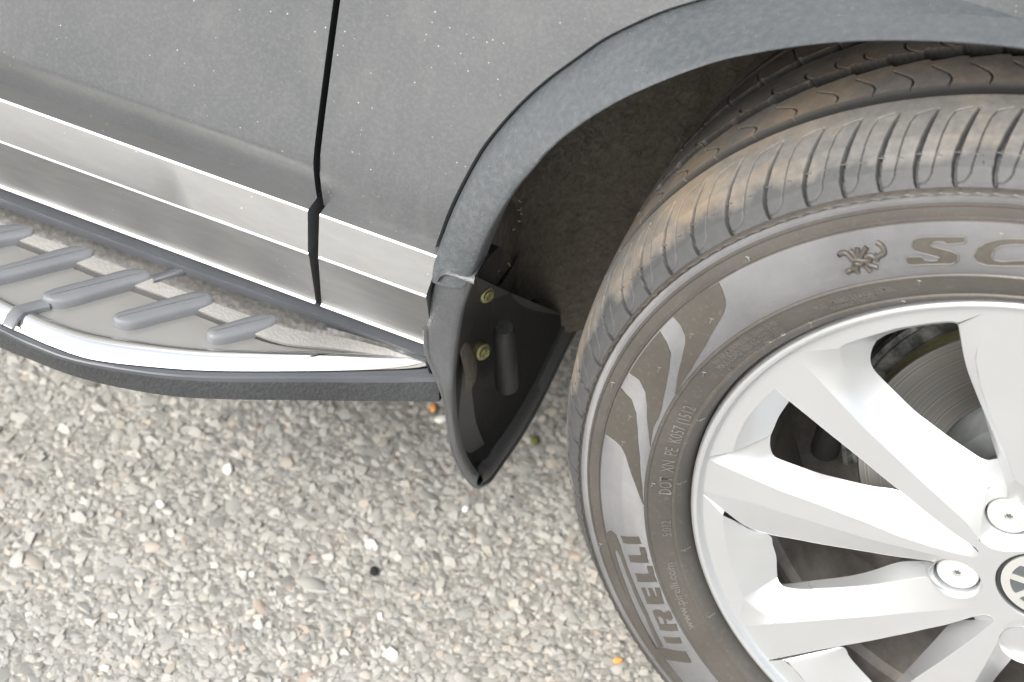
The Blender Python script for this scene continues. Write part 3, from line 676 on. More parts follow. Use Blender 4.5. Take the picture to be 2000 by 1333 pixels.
COUT = z84([(2040, 182), (1900, 180), (1800, 187), (1700, 215), (1635, 262), (1606, 320), (1640, 365), (1720, 390), (1850, 395), (2120, 396), (2250, 380), (2290, 340), (2160, 338), (2080, 350), (1960, 350), (1840, 358), (1775, 350), (1750, 318), (1765, 272), (1820, 238), (1900, 228), (2040, 230), (2100, 250), (2150, 252), (2290, 250), (2270, 205), (2180, 184)])
for nm, g in (('sidewall_letter', SOUT), ('sidewall_letter', COUT)):
    mb = MB(); wall_poly(mb, g, .0006)
    o_ = mb.build(nm, M['logo'], tyre, sharp=40)
    P = [on_wall(u, v) for u, v in g]; ring = resample(np.array([[t*.28, r] for t, r in P]), 140, True)
    mb = MB(); mb.tube([wallp(a/.28, r, .0008) for a, r in ring]+[wallp(ring[0][0]/.28, ring[0][1], .0008)], .00042, 5, False)
    mb.build('letter_outline', M['raised'], tyre, sharp=0)
SC = [[(555, 312), (575, 296), (610, 294), (640, 320), (665, 350)], [(640, 272), (670, 300), (690, 330)], [(700, 252), (705, 290), (705, 330)], [(775, 245), (750, 285), (725, 325)],
      [(850, 210), (885, 230), (908, 265), (910, 300)], [(910, 298), (865, 320), (835, 335)], [(765, 325), (800, 312), (835, 330)], [(660, 350), (700, 345), (750, 355), (790, 352)], [(690, 375), (720, 380), (750, 365)],
      [(770, 360), (800, 385), (860, 405)], [(755, 385), (780, 415), (805, 436)], [(700, 390), (695, 420), (705, 448)], [(615, 445), (640, 430), (665, 425), (680, 385)], [(860, 300), (850, 350)], [(800, 330), (795, 360)]]
mb = MB()
for L in SC: mb.tube([wallp(*on_wall(*p), .0004) for p in smooth(z84(L), 4)], .0017, 8)
mb.build('scorpion_emblem', M['logo'], tyre, sharp=0)
# fine lettering from the built-in font, bent round the wall
def text_mesh(s):
    c = bpy.data.curves.new('t', 'FONT'); c.body = s; c.size = 1; c.resolution_u = 2
    o = bpy.data.objects.new('t', c); COL.objects.link(o); dg = bpy.context.evaluated_depsgraph_get()
    me = bpy.data.meshes.new_from_object(o.evaluated_get(dg)); V = np.array([v.co[:2] for v in me.vertices]); F = [tuple(p.vertices) for p in me.polygons]
    bpy.data.objects.remove(o); bpy.data.curves.remove(c); bpy.data.meshes.remove(me); return V, F
def wall_text(s, start, end, height, name='fine_lettering', rbase=None, mat='raised', off=.0006):
    """text with its foot towards the hub, from start to end pixel along the wall"""
    V, F = text_mesh(s); t0, r0 = on_wall(*start); t1, r1 = on_wall(*end)
    w_ = V[:, 0].max()-V[:, 0].min(); x = (V[:, 0]-V[:, 0].min())/w_
    mb = MB(); mb.add([wallp(t0+(t1-t0)*a, (r0+(r1-r0)*a)+b*height, off) for a, b in zip(x, V[:, 1])], F)
    mb.build(name, M[mat], tyre, sharp=0)
wall_text('DOT  XN  PE  K057 (1512', (1312, 966), (1361, 797), .0115)
wall_text('www.pirelli.com', (1358, 1226), (1316, 1098), .0085)
wall_text('5.012', (1313, 1046), (1311, 1016), .0085)
wall_text('MAX INFLATION PRESSURE - 350 KPA (51 PSI)', (1400, 712), (1520, 632), .0052)
wall_text('MAX. LOAD 1030 KG (2271 LBS)', (1411, 722), (1532, 643), .0068)
wall_text('AT 350 KPA (51 PSI) MAX. PRESS. COLD', (1428, 724), (1538, 652), .0042)
wall_text('PLIES:   TREAD: 2 RAYON 2 STEEL', (1597, 606), (1750, 566), .0052)
wall_text('2 NYLON', (1664, 590), (1708, 578), .0048)
wall_text('SIDEWALL: 2 RAYON', (1628, 606), (1716, 583), .0048)
# little rubber vent nibs
mb = MB()
for (u, v, du, dv) in ((1461, 502, 4, 8), (1391, 622, -4, 9), (1352, 651, -4, 9), (1289, 717, -4, 9), (1198, 747, -3, 9), (1232, 812, -4, 8), (1218, 862, -3, 8), (1376, 727, -3, 8), (1277, 944, -5, 6), (1174, 1062, -3, 8), (1796, 548, 0, 8), (1583, 630, 2, 9), (1366, 821, 12, -5), (1327, 945, 14, -6),
                       (1335, 1075, 14, -7), (1385, 1205, 12, -8), (1765, 588, -1, 8), (1956, 456, 2, 5)):
    mb.tube([wallp(*on_wall(u, v), .0004), wallp(*on_wall(u+du, v+dv), .0004)], .0004, 5)
    mb.tube([wallp(*on_wall(u-4, v-1), .0004), wallp(*on_wall(u+4, v+1), .0004)], .0004, 5)
mb.build('vent_nibs', M['raised'], tyre, kind='stuff')

# ---- tread: a fine sheet carrying the grooves and sipes
CR = [(.3056, -.0030), (.3062, -.0010), (.3090, .0008), (.3150, .0062), (.3205, .0135), (.3250, .0230), (.3280, .0345), (.3300, .0440), (.3312, .0527)]
def surf_r(y):   # crown radius by depth
    ys = np.array([p[1] for p in CR]+[.0622, .0890, .1130, .1390, .1640]+[.2265-p[1] for p in CR[::-1]]); rs = np.array([p[0] for p in CR]+[.3322, .3335, .3340, .3335, .3322]+[p[0] for p in CR[::-1]])
    return np.interp(y, ys, rs)
def on_tread(u, v):
    y = .03
    for _ in range(40):
        Rr = float(surf_r(y)); r = ray(u, v); a = r[0]**2+r[2]**2; b = r[0]*CAM[0]+r[2]*(CAM[2]-HUB); c = CAM[0]**2+(CAM[2]-HUB)**2-Rr*Rr
        D = max(b*b-a*c, 0); p = CAM+r*(-b-math.sqrt(D))/a; y = .6*y+.4*float(np.clip(p[1], -.003, .2295))
    return math.atan2(-p[0], p[2]-HUB), float(y)
z6 = lambda L: [(1250+a/2.667, b/2.667) for a, b in L]
# one pitch of the shoulder pattern, traced at the block whose groove tops out at (1608, 251)
G_main = z6([(955, 668), (930, 710), (900, 770), (875, 830), (858, 885), (848, 950), (850, 1010), (862, 1058), (876, 1078)])
G_thin = z6([(1148, 622), (1095, 640), (1050, 660), (1015, 705), (995, 750), (975, 800), (955, 880), (943, 940), (940, 985), (925, 1020), (905, 1045), (880, 1055), (864, 1052)])
Gm = np.array([on_tread(*p) for p in G_main]); Gt = np.array([on_tread(*p) for p in G_thin])
z5 = lambda L: [(1800+a/6.667, 50+b/6.667) for a, b in L]
R2c = z5([(750, 475), (830, 505), (920, 540), (1030, 583), (1085, 625), (1103, 665), (1085, 715), (1050, 755), (1044, 790)])   # sipe of the second rib
C2 = np.array([on_tread(*p) for p in R2c])
zz6 = lambda L: [(1400+a/6.667, 60+b/6.667) for a, b in L]
R3c = zz6([(1480, 590), (1400, 578), (1300, 582), (1255, 570), (1245, 545), (1262, 510), (1300, 475)])
C3 = np.array([on_tread(*p) for p in R3c])
tops = [math.radians(a) for a in (22.63, 26.66, 30.62, 34.68, 38.87, 43.78, 49.04, 54.51, 59.53)]
while tops[-1] < math.radians(152): tops.append(tops[-1]+math.radians(random.choice((4.2, 4.6, 5.2))))
while tops[0] > math.radians(-16): tops.insert(0, tops[0]-math.radians(random.choice((4.1, 4.2, 4.6))))
base_t = Gm[0][0]; pitch0 = math.radians(4.91)
TH0, TH1 = math.radians(-14), math.radians(150)
def seg_dist(T, Yv, P, w):
    """distance in metres on the sheet to a polyline, w per point half width"""
    d = np.full(T.shape, 1.)
    for (a, wa), (b, wb) in zip(zip(P[:-1], w[:-1]), zip(P[1:], w[1:])):
        ab = b-a; L2 = ab @ ab+1e-12; t = np.clip(((T-a[0])*ab[0]+(Yv-a[1])*ab[1])/L2, 0, 1)
        dd = np.hypot(T-(a[0]+t*ab[0]), Yv-(a[1]+t*ab[1]))-(wa+(wb-wa)*t); d = np.minimum(d, dd)
    return d
def arc_of(y):
    ys = np.linspace(-.003, .2295, 800); rs = surf_r(ys); s = np.r_[0, np.cumsum(np.hypot(np.diff(ys), np.diff(rs)))]; return np.interp(y, ys, s), s, ys
G2Z = .0015
def tread_part():
    _, s_all, y_all = arc_of(0.)
    yrow = []
    yrow += list(np.interp(np.arange(0, np.interp(.0520, y_all, s_all), .00045), s_all, y_all))
    for a, b, st in ((.0520, .0540, .0003), (.0540, .0610, .0012), (.0610, .0635, .0003), (.0635, .0850, .0006), (.0850, .0915, .00035), (.0915, .0985, .0012), (.0985, .1035, .00035), (.1035, .1250, .0008),
                     (.1250, .1290, .0004), (.1290, .1355, .0015), (.1355, .1395, .0004), (.1395, .1620, .002), (.1620, .1640, .0005), (.1640, .1720, .002), (.1720, .1740, .0005), (.1740, .2295, .004)):
        yrow += list(np.arange(a, b, st))
    yrow = np.unique(np.round(np.r_[yrow, .2295], 6)); th = np.arange(TH0, TH1, .00135)
    TT, YY = np.meshgrid(th, yrow); Rr = surf_r(YY); SS = np.interp(YY, y_all, s_all); X = TT*.325
    dep = np.zeros_like(TT); gr = np.zeros_like(TT)
    def carve(m, d, depth, soft=.0004):
        k = np.clip(.5-d/soft, 0, 1); dep[m] = np.maximum(dep[m], k*depth); gr[m] = np.maximum(gr[m], np.clip(.5-d/(soft*1.5), 0, 1))
    Ssh = lambda P: np.stack([P[:, 0]*.325, np.interp(P[:, 1], y_all, s_all)], 1)
    for i in range(len(tops)-1):
        t0, t1 = tops[i], tops[i+1]; pr = (t1-t0)/pitch0
        # shoulder groove, hook and thin sipe; Gt starts at the neighbouring top
        gm = Gm.copy(); gm[:, 0] = t0+(Gm[:, 0]-base_t)*pr; gt = Gt.copy(); gt[:, 0] = t0+(Gt[:, 0]-base_t)*(pr if True else 1)
        lo, hi = min(gm[:, 0].min(), gt[:, 0].min())-.02, max(gm[:, 0].max(), gt[:, 0].max())+.02
        cs = (th > lo) & (th < hi)
        if cs.any():
            rs = yrow < .053; m = np.ix_(rs, cs)
            wm = np.array([.0005, .0010, .0013, .0015, .0016, .0015, .0013, .0010, .0007]); d = seg_dist(X[m], SS[m], Ssh(gm), wm)
            carve(m, d, .0042, .0007)
            d = seg_dist(X[m], SS[m], Ssh(gt), np.full(len(gt), .00022)); carve(m, d, .0022, .00075)
        ph = (Gm[0][0])
        for C_, ya, yb, w_ in ((C2, .0625, .0905, .0003), (C3, .1000, .1265, .0003)):
            c = C_.copy(); c[:, 0] = t0+(C_[:, 0]-C2[4, 0])*pr+(.0 if C_ is C2 else .0)
            cs = (th > c[:, 0].min()-.02) & (th < c[:, 0].max()+.02)
            if cs.any():
                m = np.ix_((yrow > ya-.002) & (yrow < yb+.002), cs); carve(m, seg_dist(X[m], SS[m], Ssh(c), np.full(len(c), w_)), .0035, .0008)
    # circumferential grooves with notched edges
    idx = np.searchsorted(tops, th)-1; idx = np.clip(idx, 0, len(tops)-2); tp = np.array(tops)
    fr = (th-tp[idx])/(tp[idx+1]-tp[idx])
    fr2 = (fr+.38) % 1.; fr3 = (fr+.12) % 1.; fr4 = (fr+.3) % 1.
    notch2 = np.interp(fr2, [0, .06, .12, .45, .6, 1], [.0022, .0022, 0, .0004, .0012, .0022])
    notch3 = np.interp(fr3, [0, .10, .18, 1], [.0026, .0026, 0, .0014])
    n4 = np.interp(fr4, [0, .08, .14, 1], [.0025, .0025, 0, .0006])
    for lo, hi in ((.0530+0*th, .0622+0*th), (.0905-notch2, .1000+notch3), (.1268+0*th, .1372+n4), (.163+0*th, .173+0*th)):
        d = np.maximum(lo[None, :]-YY, YY-hi[None, :]); k = np.clip(.5-d/.0005, 0, 1)
        dep = np.maximum(dep, k*.0068); gr = np.maximum(gr, np.clip(.9-d/.0008, 0, 1))
    # slanted cuts on the fourth rib, pin marks on the shoulder
    d4 = np.abs(((fr4[None, :]-.05-(YY-.137)*18) % 1)-.0)*.0285; m4 = (YY > .1372) & (YY < .1630); k = np.where(m4, np.clip(1-np.minimum(d4, .0285-d4)/.0006, 0, 1), 0); dep = np.maximum(dep, k*.003)
    Rr = Rr-dep
    P = np.stack([-Rr*np.sin(TT), YY, HUB+Rr*np.cos(TT)], 2).reshape(-1, 3)
    R, C = TT.shape; i, j = np.meshgrid(np.arange(R-1), np.arange(C-1), indexing='ij'); a = (i*C+j).ravel()
    F = np.stack([a, a+C, a+C+1, a+1], 1)
    me = bpy.data.meshes.new('tread'); me.vertices.add(len(P)); me.vertices.foreach_set('co', P.astype(np.float32).ravel())
    me.loops.add(F.size); me.loops.foreach_set('vertex_index', F.astype(np.int32).ravel()); me.polygons.add(len(F)); me.polygons.foreach_set('loop_start', np.arange(0, F.size, 4, dtype=np.int32)); me.update(calc_edges=True)
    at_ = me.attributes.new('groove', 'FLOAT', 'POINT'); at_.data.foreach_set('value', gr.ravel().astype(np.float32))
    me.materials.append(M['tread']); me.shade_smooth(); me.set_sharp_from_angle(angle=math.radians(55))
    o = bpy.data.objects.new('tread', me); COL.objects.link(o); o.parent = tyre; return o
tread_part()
# the rest of the tread, hidden from the photograph, with plain grooves
prof = list(CR)+[(.3312, .0529), (.3250, .0533), (.3250, .0619), (.3322, .0622), (.3335, .0890), (.3335, .0900), (.3270, .0905), (.3270, .0998), (.3340, .1002), (.3338, .1268), (.3270, .1272), (.3270, .1370), (.3335, .1374), (.3322, .1630), (.3255, .1634), (.3255, .173), (.3312, .1735)]+[(r, .2265-y) for r, y in CR[::-1]]
mb = MB(); mb.grid(lathe(prof, 150, a0=TH1, a1=2*math.pi+TH0, closed=False), flip=True)
mb.build('tread', M['tread'], tyre, sharp=40)
# pin marks and moulding nibs on the shoulder
mb = MB()
for i in range(len(tops)-1):
    for f_, y_ in ((.02, .0125), (.52, .0118)):
        t = tops[i]+(tops[i+1]-tops[i])*f_+.017
        if TH0 < t < TH1:
            r = float(surf_r(y_)); c = np.array([-(r+.0002)*math.sin(t), y_, HUB+(r+.0002)*math.cos(t)]); d = np.array([math.cos(t), -.25, math.sin(t)])
            mb.tube([c-d*.0022, c, c+d*.0022], .00035, 5); mb.tube([c, c+np.array([0, .0016, .0006])], .0004, 5)
mb.build('moulding_nibs', M['shoulder'], tyre, kind='stuff')
V, F = text_mesh('TWI'); t0, y0_ = on_tread(1914, 360); t1, y1_ = on_tread(1938, 358)
mb = MB(); mb.add([(lambda t, y: (-(float(surf_r(y))+.0003)*math.sin(t), y-.0003, HUB+(float(surf_r(y))+.0003)*math.cos(t)))(t0+(t1-t0)*a/V[:, 0].max(), .0065+b*.004) for a, b in V], F)
mb.build('wear_mark_lettering', M['capd'], tyre, sharp=0)
# wavy trimmed edge where the shoulder meets the wall
mb = MB(); th = np.linspace(0, 2*math.pi, 1400, endpoint=False); rs = []
for k, (r, y) in enumerate(((.3043, -.0044), (.3052, -.0060), (.3060, -.0052), (.3066, -.0010))):
    rs.append([(-(r+(.0004*math.sin(t*190)+.0003*math.sin(t*313+1) if k in (1, 2) else 0))*math.sin(t), y, HUB+(r+(.0004*math.sin(t*190) if k in (1, 2) else 0))*math.cos(t)) for t in th])
mb.grid(rs, close_u=True, flip=True); mb.build('edge_bead', M['rub'], tyre, sharp=40)

# ------------------------------------------------------------------ alloy wheel
YF = .003
def shallow(y): return y if y <= .01 else .01+(y-.01)*.42
def L3(P, y=YF): return [at(p[0], p[1], y=(shallow(p[2]) if len(p) > 2 else y)) for p in P]
def rot(P, deg):
    a = math.radians(deg); c, s = math.cos(a), math.sin(a); out = []
    for p in P:
        x, z = p[0], p[2]-HUB; out.append(np.array([x*c-z*s, p[1], HUB+x*s+z*c]))   # turns towards larger wheel angles
    return out
# every window: outline on the flat front face and the ruled facets that run down from it (pixel, pixel, depth)
U1 = [(1547.5, 689), (1574.5, 717), (1610, 754), (1648, 794.5), (1690, 838), (1722, 868), (1756, 900), (1790, 932), (1820.5, 960), (1855, 991.5), (1880, 1015), (1900, 1038), (1912, 1056)]
P1_ = [(1934, 1071), (1955, 1077), (2000, 1078), (2040, 1060), (2050, 1010), (2020, 965), (1982, 938)]
U2 = [(1922, 612), (1916, 652.5), (1909, 680), (1905.5, 708), (1914.5, 750), (1929.5, 800), (1956.7, 869), (1982, 938)]
T1_ = [(1640, 681), (1647, 675), (1675, 664), (1720, 651), (1750, 642), (1780, 637), (1820, 631), (1858, 628), (1872, 631)]
S1_ = [(1640, 681, YF), (1645, 707, .0075), (1657, 745, .0095), (1675, 775, .0105), (1705, 803, .0115), (1770, 860, .0115), (1850, 920, .0115), (1900, 957, .0105), (1922, 985, .009)]
R1_ = [(1712, 666, .0150), (1703, 682.5, .017), (1700, 705, .019), (1707.5, 723, .020), (1730, 747, .0215), (1784, 800, .0218), (1812.7, 822.5, .0218), (1852.8, 852.6, .0218), (1900.4, 885, .0215), (1919, 896.5, .021), (1931.7, 899, .0205)]
W1T = [(1712, 666, .0150), (1730, 655, .0125), (1760, 644.5, .0085), (1790, 638.5, .0065), (1820, 634, .0060), (1859, 630.5, .0060), (1871, 634, .0060)]
E2_ = [(1871, 634, .006), (1874, 645, .006), (1884.5, 705, .006), (1898, 745.5, .006), (1920, 800, .006), (1945.5, 859, .006), (1963, 897.7, .006), (1979, 939, .005)]
F2_ = [(1872, 640, .022), (1876, 665, .022), (1886, 712, .022), (1899, 750, .022), (1921, 806, .020), (1934, 850, .018), (1948, 893, .0165), (1966, 948, .011)]
H1 = dict(out=U1+P1_+U2[::-1][1:]+T1_[::-1], lofts=[(U1, S1_), (S1_, R1_), (T1_, W1T), (U2, E2_), (E2_, F2_),
  ([(1931.7, 899, .0205), (1949, 896, .0175)], [(1930, 953, .0120), (1966, 948, .011)]), ([(1922, 985, .009), (1931.7, 899, .0205)], [(1922, 985, .009), (1930, 953, .012)]), ([(1966, 948, .011), (1967, 949, .011)], [(1979, 939, .005), (1982, 938, YF)])],
  under=[(W1T, .022)], bolt=([(1922, 985, .009), (1912, 1056)]+P1_[:-1]+[(1982, 938), (1966, 948, .011), (1930, 953, .012)], 4))
U3 = [(1376, 894.5), (1410, 910), (1445, 924.5), (1486, 942), (1526, 959), (1585, 980), (1640, 1001), (1675, 1014), (1712, 1029), (1750, 1045.5), (1788, 1058), (1825, 1069.5), (1862, 1080), (1900, 1089), (1909, 1086)]
E1 = [(1513, 760), (1541.5, 784), (1575, 811), (1610.5, 840), (1648, 870), (1685.5, 900), (1720, 929), (1756, 957.8), (1785, 981), (1810, 1002), (1855, 1036.5), (1885, 1057), (1905, 1070), (1911, 1078)]
O2_ = [(1513, 760), (1483, 790), (1457.5, 820), (1440, 855), (1431, 884)]
V2_ = [(1541.5, 784, .0160), (1522, 812.5, .017), (1511.5, 836.5, .0175), (1505, 851, .0178)]
H2 = dict(out=E1+U3[::-1]+O2_[::-1], lofts=[(O2_, V2_), ([(1376, 894.5), (1388, 900)], [(1431, 884, YF), (1505, 851, .0178)]),
  ([(1388, 900), (1410, 910), (1445, 924.5), (1486, 942), (1526, 959), (1585, 980), (1640, 1001), (1675, 1014), (1712, 1029), (1750, 1045.5), (1788, 1058), (1825, 1069.5), (1862, 1080), (1900, 1089), (1909, 1086)],
   [(1505, 851, .0178), (1504, 872, .0185), (1509.5, 888.5, .019), (1520, 896, .0195), (1565, 912.5, .0205), (1600, 924.8, .021), (1640, 935, .021), (1675, 943.5, .021), (1707.5, 950.5, .0205), (1752, 957.5, .0195), (1790, 978, .018), (1830, 1005, .0155), (1870, 1040, .010), (1900, 1068, .005), (1911, 1080, YF)])],
  under=[(E1, .022)])
L3_ = [(1366, 958.5), (1390, 963), (1415, 969.5), (1475, 984.5), (1535, 1004), (1595, 1022), (1635, 1035), (1675, 1047), (1712, 1057), (1750, 1066.5), (1790, 1076), (1825, 1084.5), (1850, 1092)]
E3 = [(1368, 961, .0033), (1415, 998, .0045), (1448, 1023, .006), (1467.5, 1033, .0075), (1503.5, 1044.5, .008), (1550, 1053, .008), (1600, 1062.7, .008), (1650, 1071, .008), (1705, 1080, .008), (1750, 1087.5, .008), (1805, 1094.5, .0065), (1824, 1098, .004)]
U4 = [(1442, 1228), (1478, 1222), (1512.5, 1218), (1560, 1215), (1610, 1211.5), (1655, 1208), (1700, 1205), (1738, 1201), (1775, 1197.5), (1812, 1194.5), (1850, 1191.5), (1885, 1188), (1922, 1178)]
O3_ = [(1412, 1007), (1415, 1040), (1422.5, 1082.5), (1430, 1109.5), (1441, 1138), (1452.5, 1169.5)]
V3_ = [(1460, 1030, .014), (1503.5, 1046.5, .0185), (1509, 1064, .0185), (1516, 1087, .0188), (1517, 1110, .019), (1518.5, 1128, .0195)]
M3_ = [(1518.5, 1128, .0195), (1527, 1144, .0165), (1560, 1150, .0145), (1620, 1149, .0135), (1700, 1143, .0125), (1760, 1134, .0115), (1812, 1127, .0095)]
B3_ = [(1832, 1146, .0065), (1860, 1162, .0045), (1885, 1169, .0032), (1905, 1170, YF), (1921, 1177.5, YF)]
H3 = dict(out=L3_+[(1826, 1099), (1814, 1110), (1812, 1127), (1832, 1146), (1860, 1162), (1885, 1169), (1905, 1170)]+U4[::-1]+O3_[::-1]+[(1368, 961.5)],
 lofts=[(L3_, E3), (O3_, V3_), ([(1368, 961.5), (1412, 1007)], [(1368, 961, .0033), (1415, 998, .0045)]),
  ([(1452.5, 1169.5), (1475, 1189, .0045), (1503.5, 1207, .0050), (1512.5, 1218, YF)], [(1442, 1228), (1442.5, 1228), (1478, 1222), (1512.5, 1218)]),
  ([(1452.5, 1169.5), (1475, 1189, .0045), (1503.5, 1207, .0050), (1512.5, 1218, YF)]+U4[3:], M3_+B3_),
  (M3_, [(1518.5, 1128, .0195), (1526, 1140, .0205), (1544, 1140, .021), (1595, 1133.5, .022), (1655, 1126, .0225), (1700, 1116, .0230), (1757, 1098, .0230), (1803, 1096.5, .0205)]),
  ([(1803, 1096.5, .0205), (1812, 1127, .0095)], [(1826, 1099), (1812, 1127)]), ([(1812, 1127, .0095), (1832, 1146, .0065), (1860, 1162, .0045), (1885, 1169, .0032)], [(1812, 1127), (1832, 1146), (1860, 1162), (1885, 1169)])],
 under=[(E3, .022)])
E4 = [(1488, 1292), (1530, 1284), (1565, 1277), (1600, 1270), (1642.5, 1262), (1700, 1252), (1738, 1244), (1775, 1236.5), (1812, 1228), (1850, 1220), (1901, 1205), (1922, 1200.5), (1936, 1204), (1944, 1212)]
U5 = [(1944, 1212), (1907, 1243), (1872.5, 1268), (1832, 1296), (1790, 1323.5), (1740, 1357), (1690, 1395), (1640, 1435)]
O4_ = [(1488, 1292), (1530, 1289), (1548, 1304), (1572.5, 1333), (1604, 1382), (1640, 1435)]
H4 = dict(out=E4+U5[1:]+O4_[::-1][1:-1], lofts=[(O4_, [(1600, 1272, .016), (1645.7, 1264, .0185), (1660, 1285, .0190), (1686, 1314, .020), (1710, 1340, .0205), (1722, 1362, .021)]),
  (U5, [(1905, 1211, .0125), (1880, 1212, .018), (1853, 1221.5, .0215), (1828, 1248, .0218), (1801, 1277, .022), (1749.5, 1333, .022), (1722, 1362, .021), (1640, 1435, .0035)]), ([(1901, 1205), (1922, 1200.5), (1936, 1204), (1944, 1212)], [(1903, 1207, .012), (1904, 1209, .0125), (1905, 1210, .0125), (1905, 1211, .0125)])],
  under=[(E4, .022)])
O5_ = [(1961, 1229), (1943, 1264), (1925, 1298), (1904, 1333), (1870, 1395), (1838, 1455)]
W5_ = [(1976, 1286, .0080), (1967, 1298, .0125), (1938.5, 1333, .016), (1905, 1390, .018), (1885, 1430, .019)]
H5 = dict(out=O5_+[(1900, 1500), (1970, 1520), (2020, 1525), (2070, 1400), (2075, 1300), (2060, 1240), (2012, 1213), (1975, 1214)], lofts=[(O5_, W5_), ([(1961, 1229), (1975, 1214), (2012, 1213), (2060, 1240), (2075, 1300)], [(1976, 1286, .008), (1985, 1284, .0070), (2000, 1289, .0065), (2035, 1300, .006), (2060, 1330, .006)]),
  ([(1838, 1455), (1900, 1500), (1970, 1520), (2020, 1525)], [(1885, 1430, .019), (1920, 1450, .018), (1980, 1460, .014), (2010, 1450, .010)]), ([(2020, 1525), (2070, 1400), (2075, 1300)], [(2010, 1450, .010), (2040, 1390, .006), (2060, 1330, .006)])], under=[])
def L3(P, y=YF): return [at(p[0], p[1], y=(p[2] if len(p) > 2 else y)) for p in P]
WINS = [dict(out=L3(h['out']), lofts=[(L3(a), L3(b)) for a, b in h['lofts']], under=[(L3(a), d) for a, d in h['under']]) for h in (H1, H2, H3, H4, H5)]
def rotw(w, d): return dict(out=rot(w['out'], d), lofts=[(rot(a, d), rot(b, d)) for a, b in w['lofts']], under=[(rot(a, d), k) for a, k in w['under']])
w2, w3 = WINS[1], WINS[2]
WINS += [rotw(w2, 144), rotw(w2, 216), rotw(w2, 288), rotw(w3, 144), rotw(w3, 216)]
bolt0 = at(1869.7, 1120.7, y=.0083); BA = math.atan2(-bolt0[0], bolt0[2]-HUB); BRAD = math.hypot(bolt0[0], bolt0[2]-HUB)
b1 = at(1970.6, 1010.7, y=.0083)
BOLTS = [np.array([-.0565*math.sin(BA+math.radians(72*k)), .0083, HUB+.0565*math.cos(BA+math.radians(72*k))]) for k in range(5)]
BOLTS[0] = bolt0; BOLTS[4] = b1
def circle(c, r, y, n=28): return [np.array([c[0]+r*math.cos(a), y, c[2]+r*math.sin(a)]) for a in np.linspace(0, 2*math.pi, n, endpoint=False)]
def pip(P, x, z):
    c = False
    for i in range(len(P)):
        xa, za, xb, zb = P[i][0], P[i][2], P[i-1][0], P[i-1][2]
        if (za > z) != (zb > z) and x < (xb-xa)*(z-za)/(zb-za)+xa: c = not c
    return c
pts, ypt, cons = [], [], []
def addline(P, closed):
    ids = []
    for p in P:
        pts.append(Vector((p[0], p[2]))); ypt.append(p[1]); ids.append(len(pts)-1)
    for i in range(len(ids)-1 if not closed else len(ids)): cons.append((ids[i], ids[(i+1) % len(ids)]))
def densify(P, closed, st=.0030):
    out = []; n = len(P)
    for i in range(n if closed else n-1):
        a, b = np.array(P[i]), np.array(P[(i+1) % n]); k = max(1, int(np.linalg.norm(b-a)/st)); out += [a+(b-a)*j/k for j in range(k)]
    if not closed: out.append(np.array(P[-1]))
    return out
RO = .2218
addline(circle((0, 0, HUB), RO, YF, 240), True)
CAPR = .0296
capc = circle((0, 0, HUB), CAPR, YF, 64); addline(capc, True)
holes = [capc]
HB = .0168
for k, b in enumerate(BOLTS):
    if k in (4,): continue                                      # this one sits in the pocket below its window
    c = circle(b, HB, YF); holes.append(c); addline(c, True)
for w_ in WINS:
    addline(densify(w_['out'], True), True); holes.append(w_['out'])
vo, eo, fo, ov, oe, of = delaunay_2d_cdt(pts, cons, [], 0, 1e-6)
F = []
for f in fo:
    c = sum((Vector(vo[i]) for i in f), Vector((0, 0)))/len(f)
    if math.hypot(c[0], c[1]-HUB) > RO*1.0001: continue
    if any(pip(h, c[0], c[1]) for h in holes): continue
    F.append(tuple(f))
mb = MB(); mb.add([(v_[0], YF, v_[1]) for i, v_ in enumerate(vo)], F)
def ruled(a, b, n=48, rows=5):
    a, b = resample(smooth(a, 4) if len(a) > 3 else a, n), resample(smooth(b, 4) if len(b) > 3 else b, n)
    mb.grid([[tuple(p*(1-t)+q*t) for p, q in zip(a, b)] for t in np.linspace(0, 1, rows)])
for w_ in WINS:
    for a, b in w_['lofts']: ruled(a, b)
    for a, d in w_['under']:
        ruled(a, [(p[0], max(d, p[1]+.0005), p[2]) for p in a], rows=3)
for k, b in enumerate(BOLTS):
    if k == 4:
        O_b = L3(H1['bolt'][0]); c_ = b; O_b = sorted(resample(O_b, 60, True).tolist(), key=lambda p: math.atan2(p[2]-c_[2], p[0]-c_[0]))
        C_b = [(c_[0]+.0152*math.cos(t), .0088, c_[2]+.0152*math.sin(t)) for t in [math.atan2(p[2]-c_[2], p[0]-c_[0]) for p in O_b]]
        mb.grid([[tuple(p) for p in O_b], C_b, [(p[0], .030, p[2]) for p in C_b]], close_u=True)
        continue
    P = circle(b, HB, YF); q = circle(b, .0152, .0068); q2 = circle(b, .0152, .030); mb.grid([[tuple(p) for p in P], [tuple(p) for p in q], [tuple(p) for p in q2]], close_u=True)
for b in BOLTS: mb.poly([tuple(p) for p in circle(b, .0152, .030)])
q = circle((0, 0, HUB), CAPR, .016, 64); mb.grid([[tuple(p) for p in capc], [tuple(p) for p in q]], close_u=True); mb.poly([tuple(p) for p in q])
mb.grid(lathe([(RO, YF), (.2228, YF-.0012), (.2242, -.0020), (.2262, -.0026), (.2280, -.0018), (.2292, .0004), (.2298, .0040), (.2290, .010)], 240), close_u=True, flip=True)
bm = bmesh.new(); tmp = bpy.data.meshes.new('tmp'); tmp.from_pydata(mb.v, [], mb.f); bm.from_mesh(tmp); bmesh.ops.remove_doubles(bm, verts=bm.verts, dist=.00003)
bmesh.ops.dissolve_degenerate(bm, dist=.00001, edges=bm.edges)
for f in bm.faces:                                              # all faces look outwards
    if f.normal.y > .02: f.normal_flip()
me = bpy.data.meshes.new('alloy_wheel'); bm.to_mesh(me); bm.free(); bpy.data.meshes.remove(tmp)
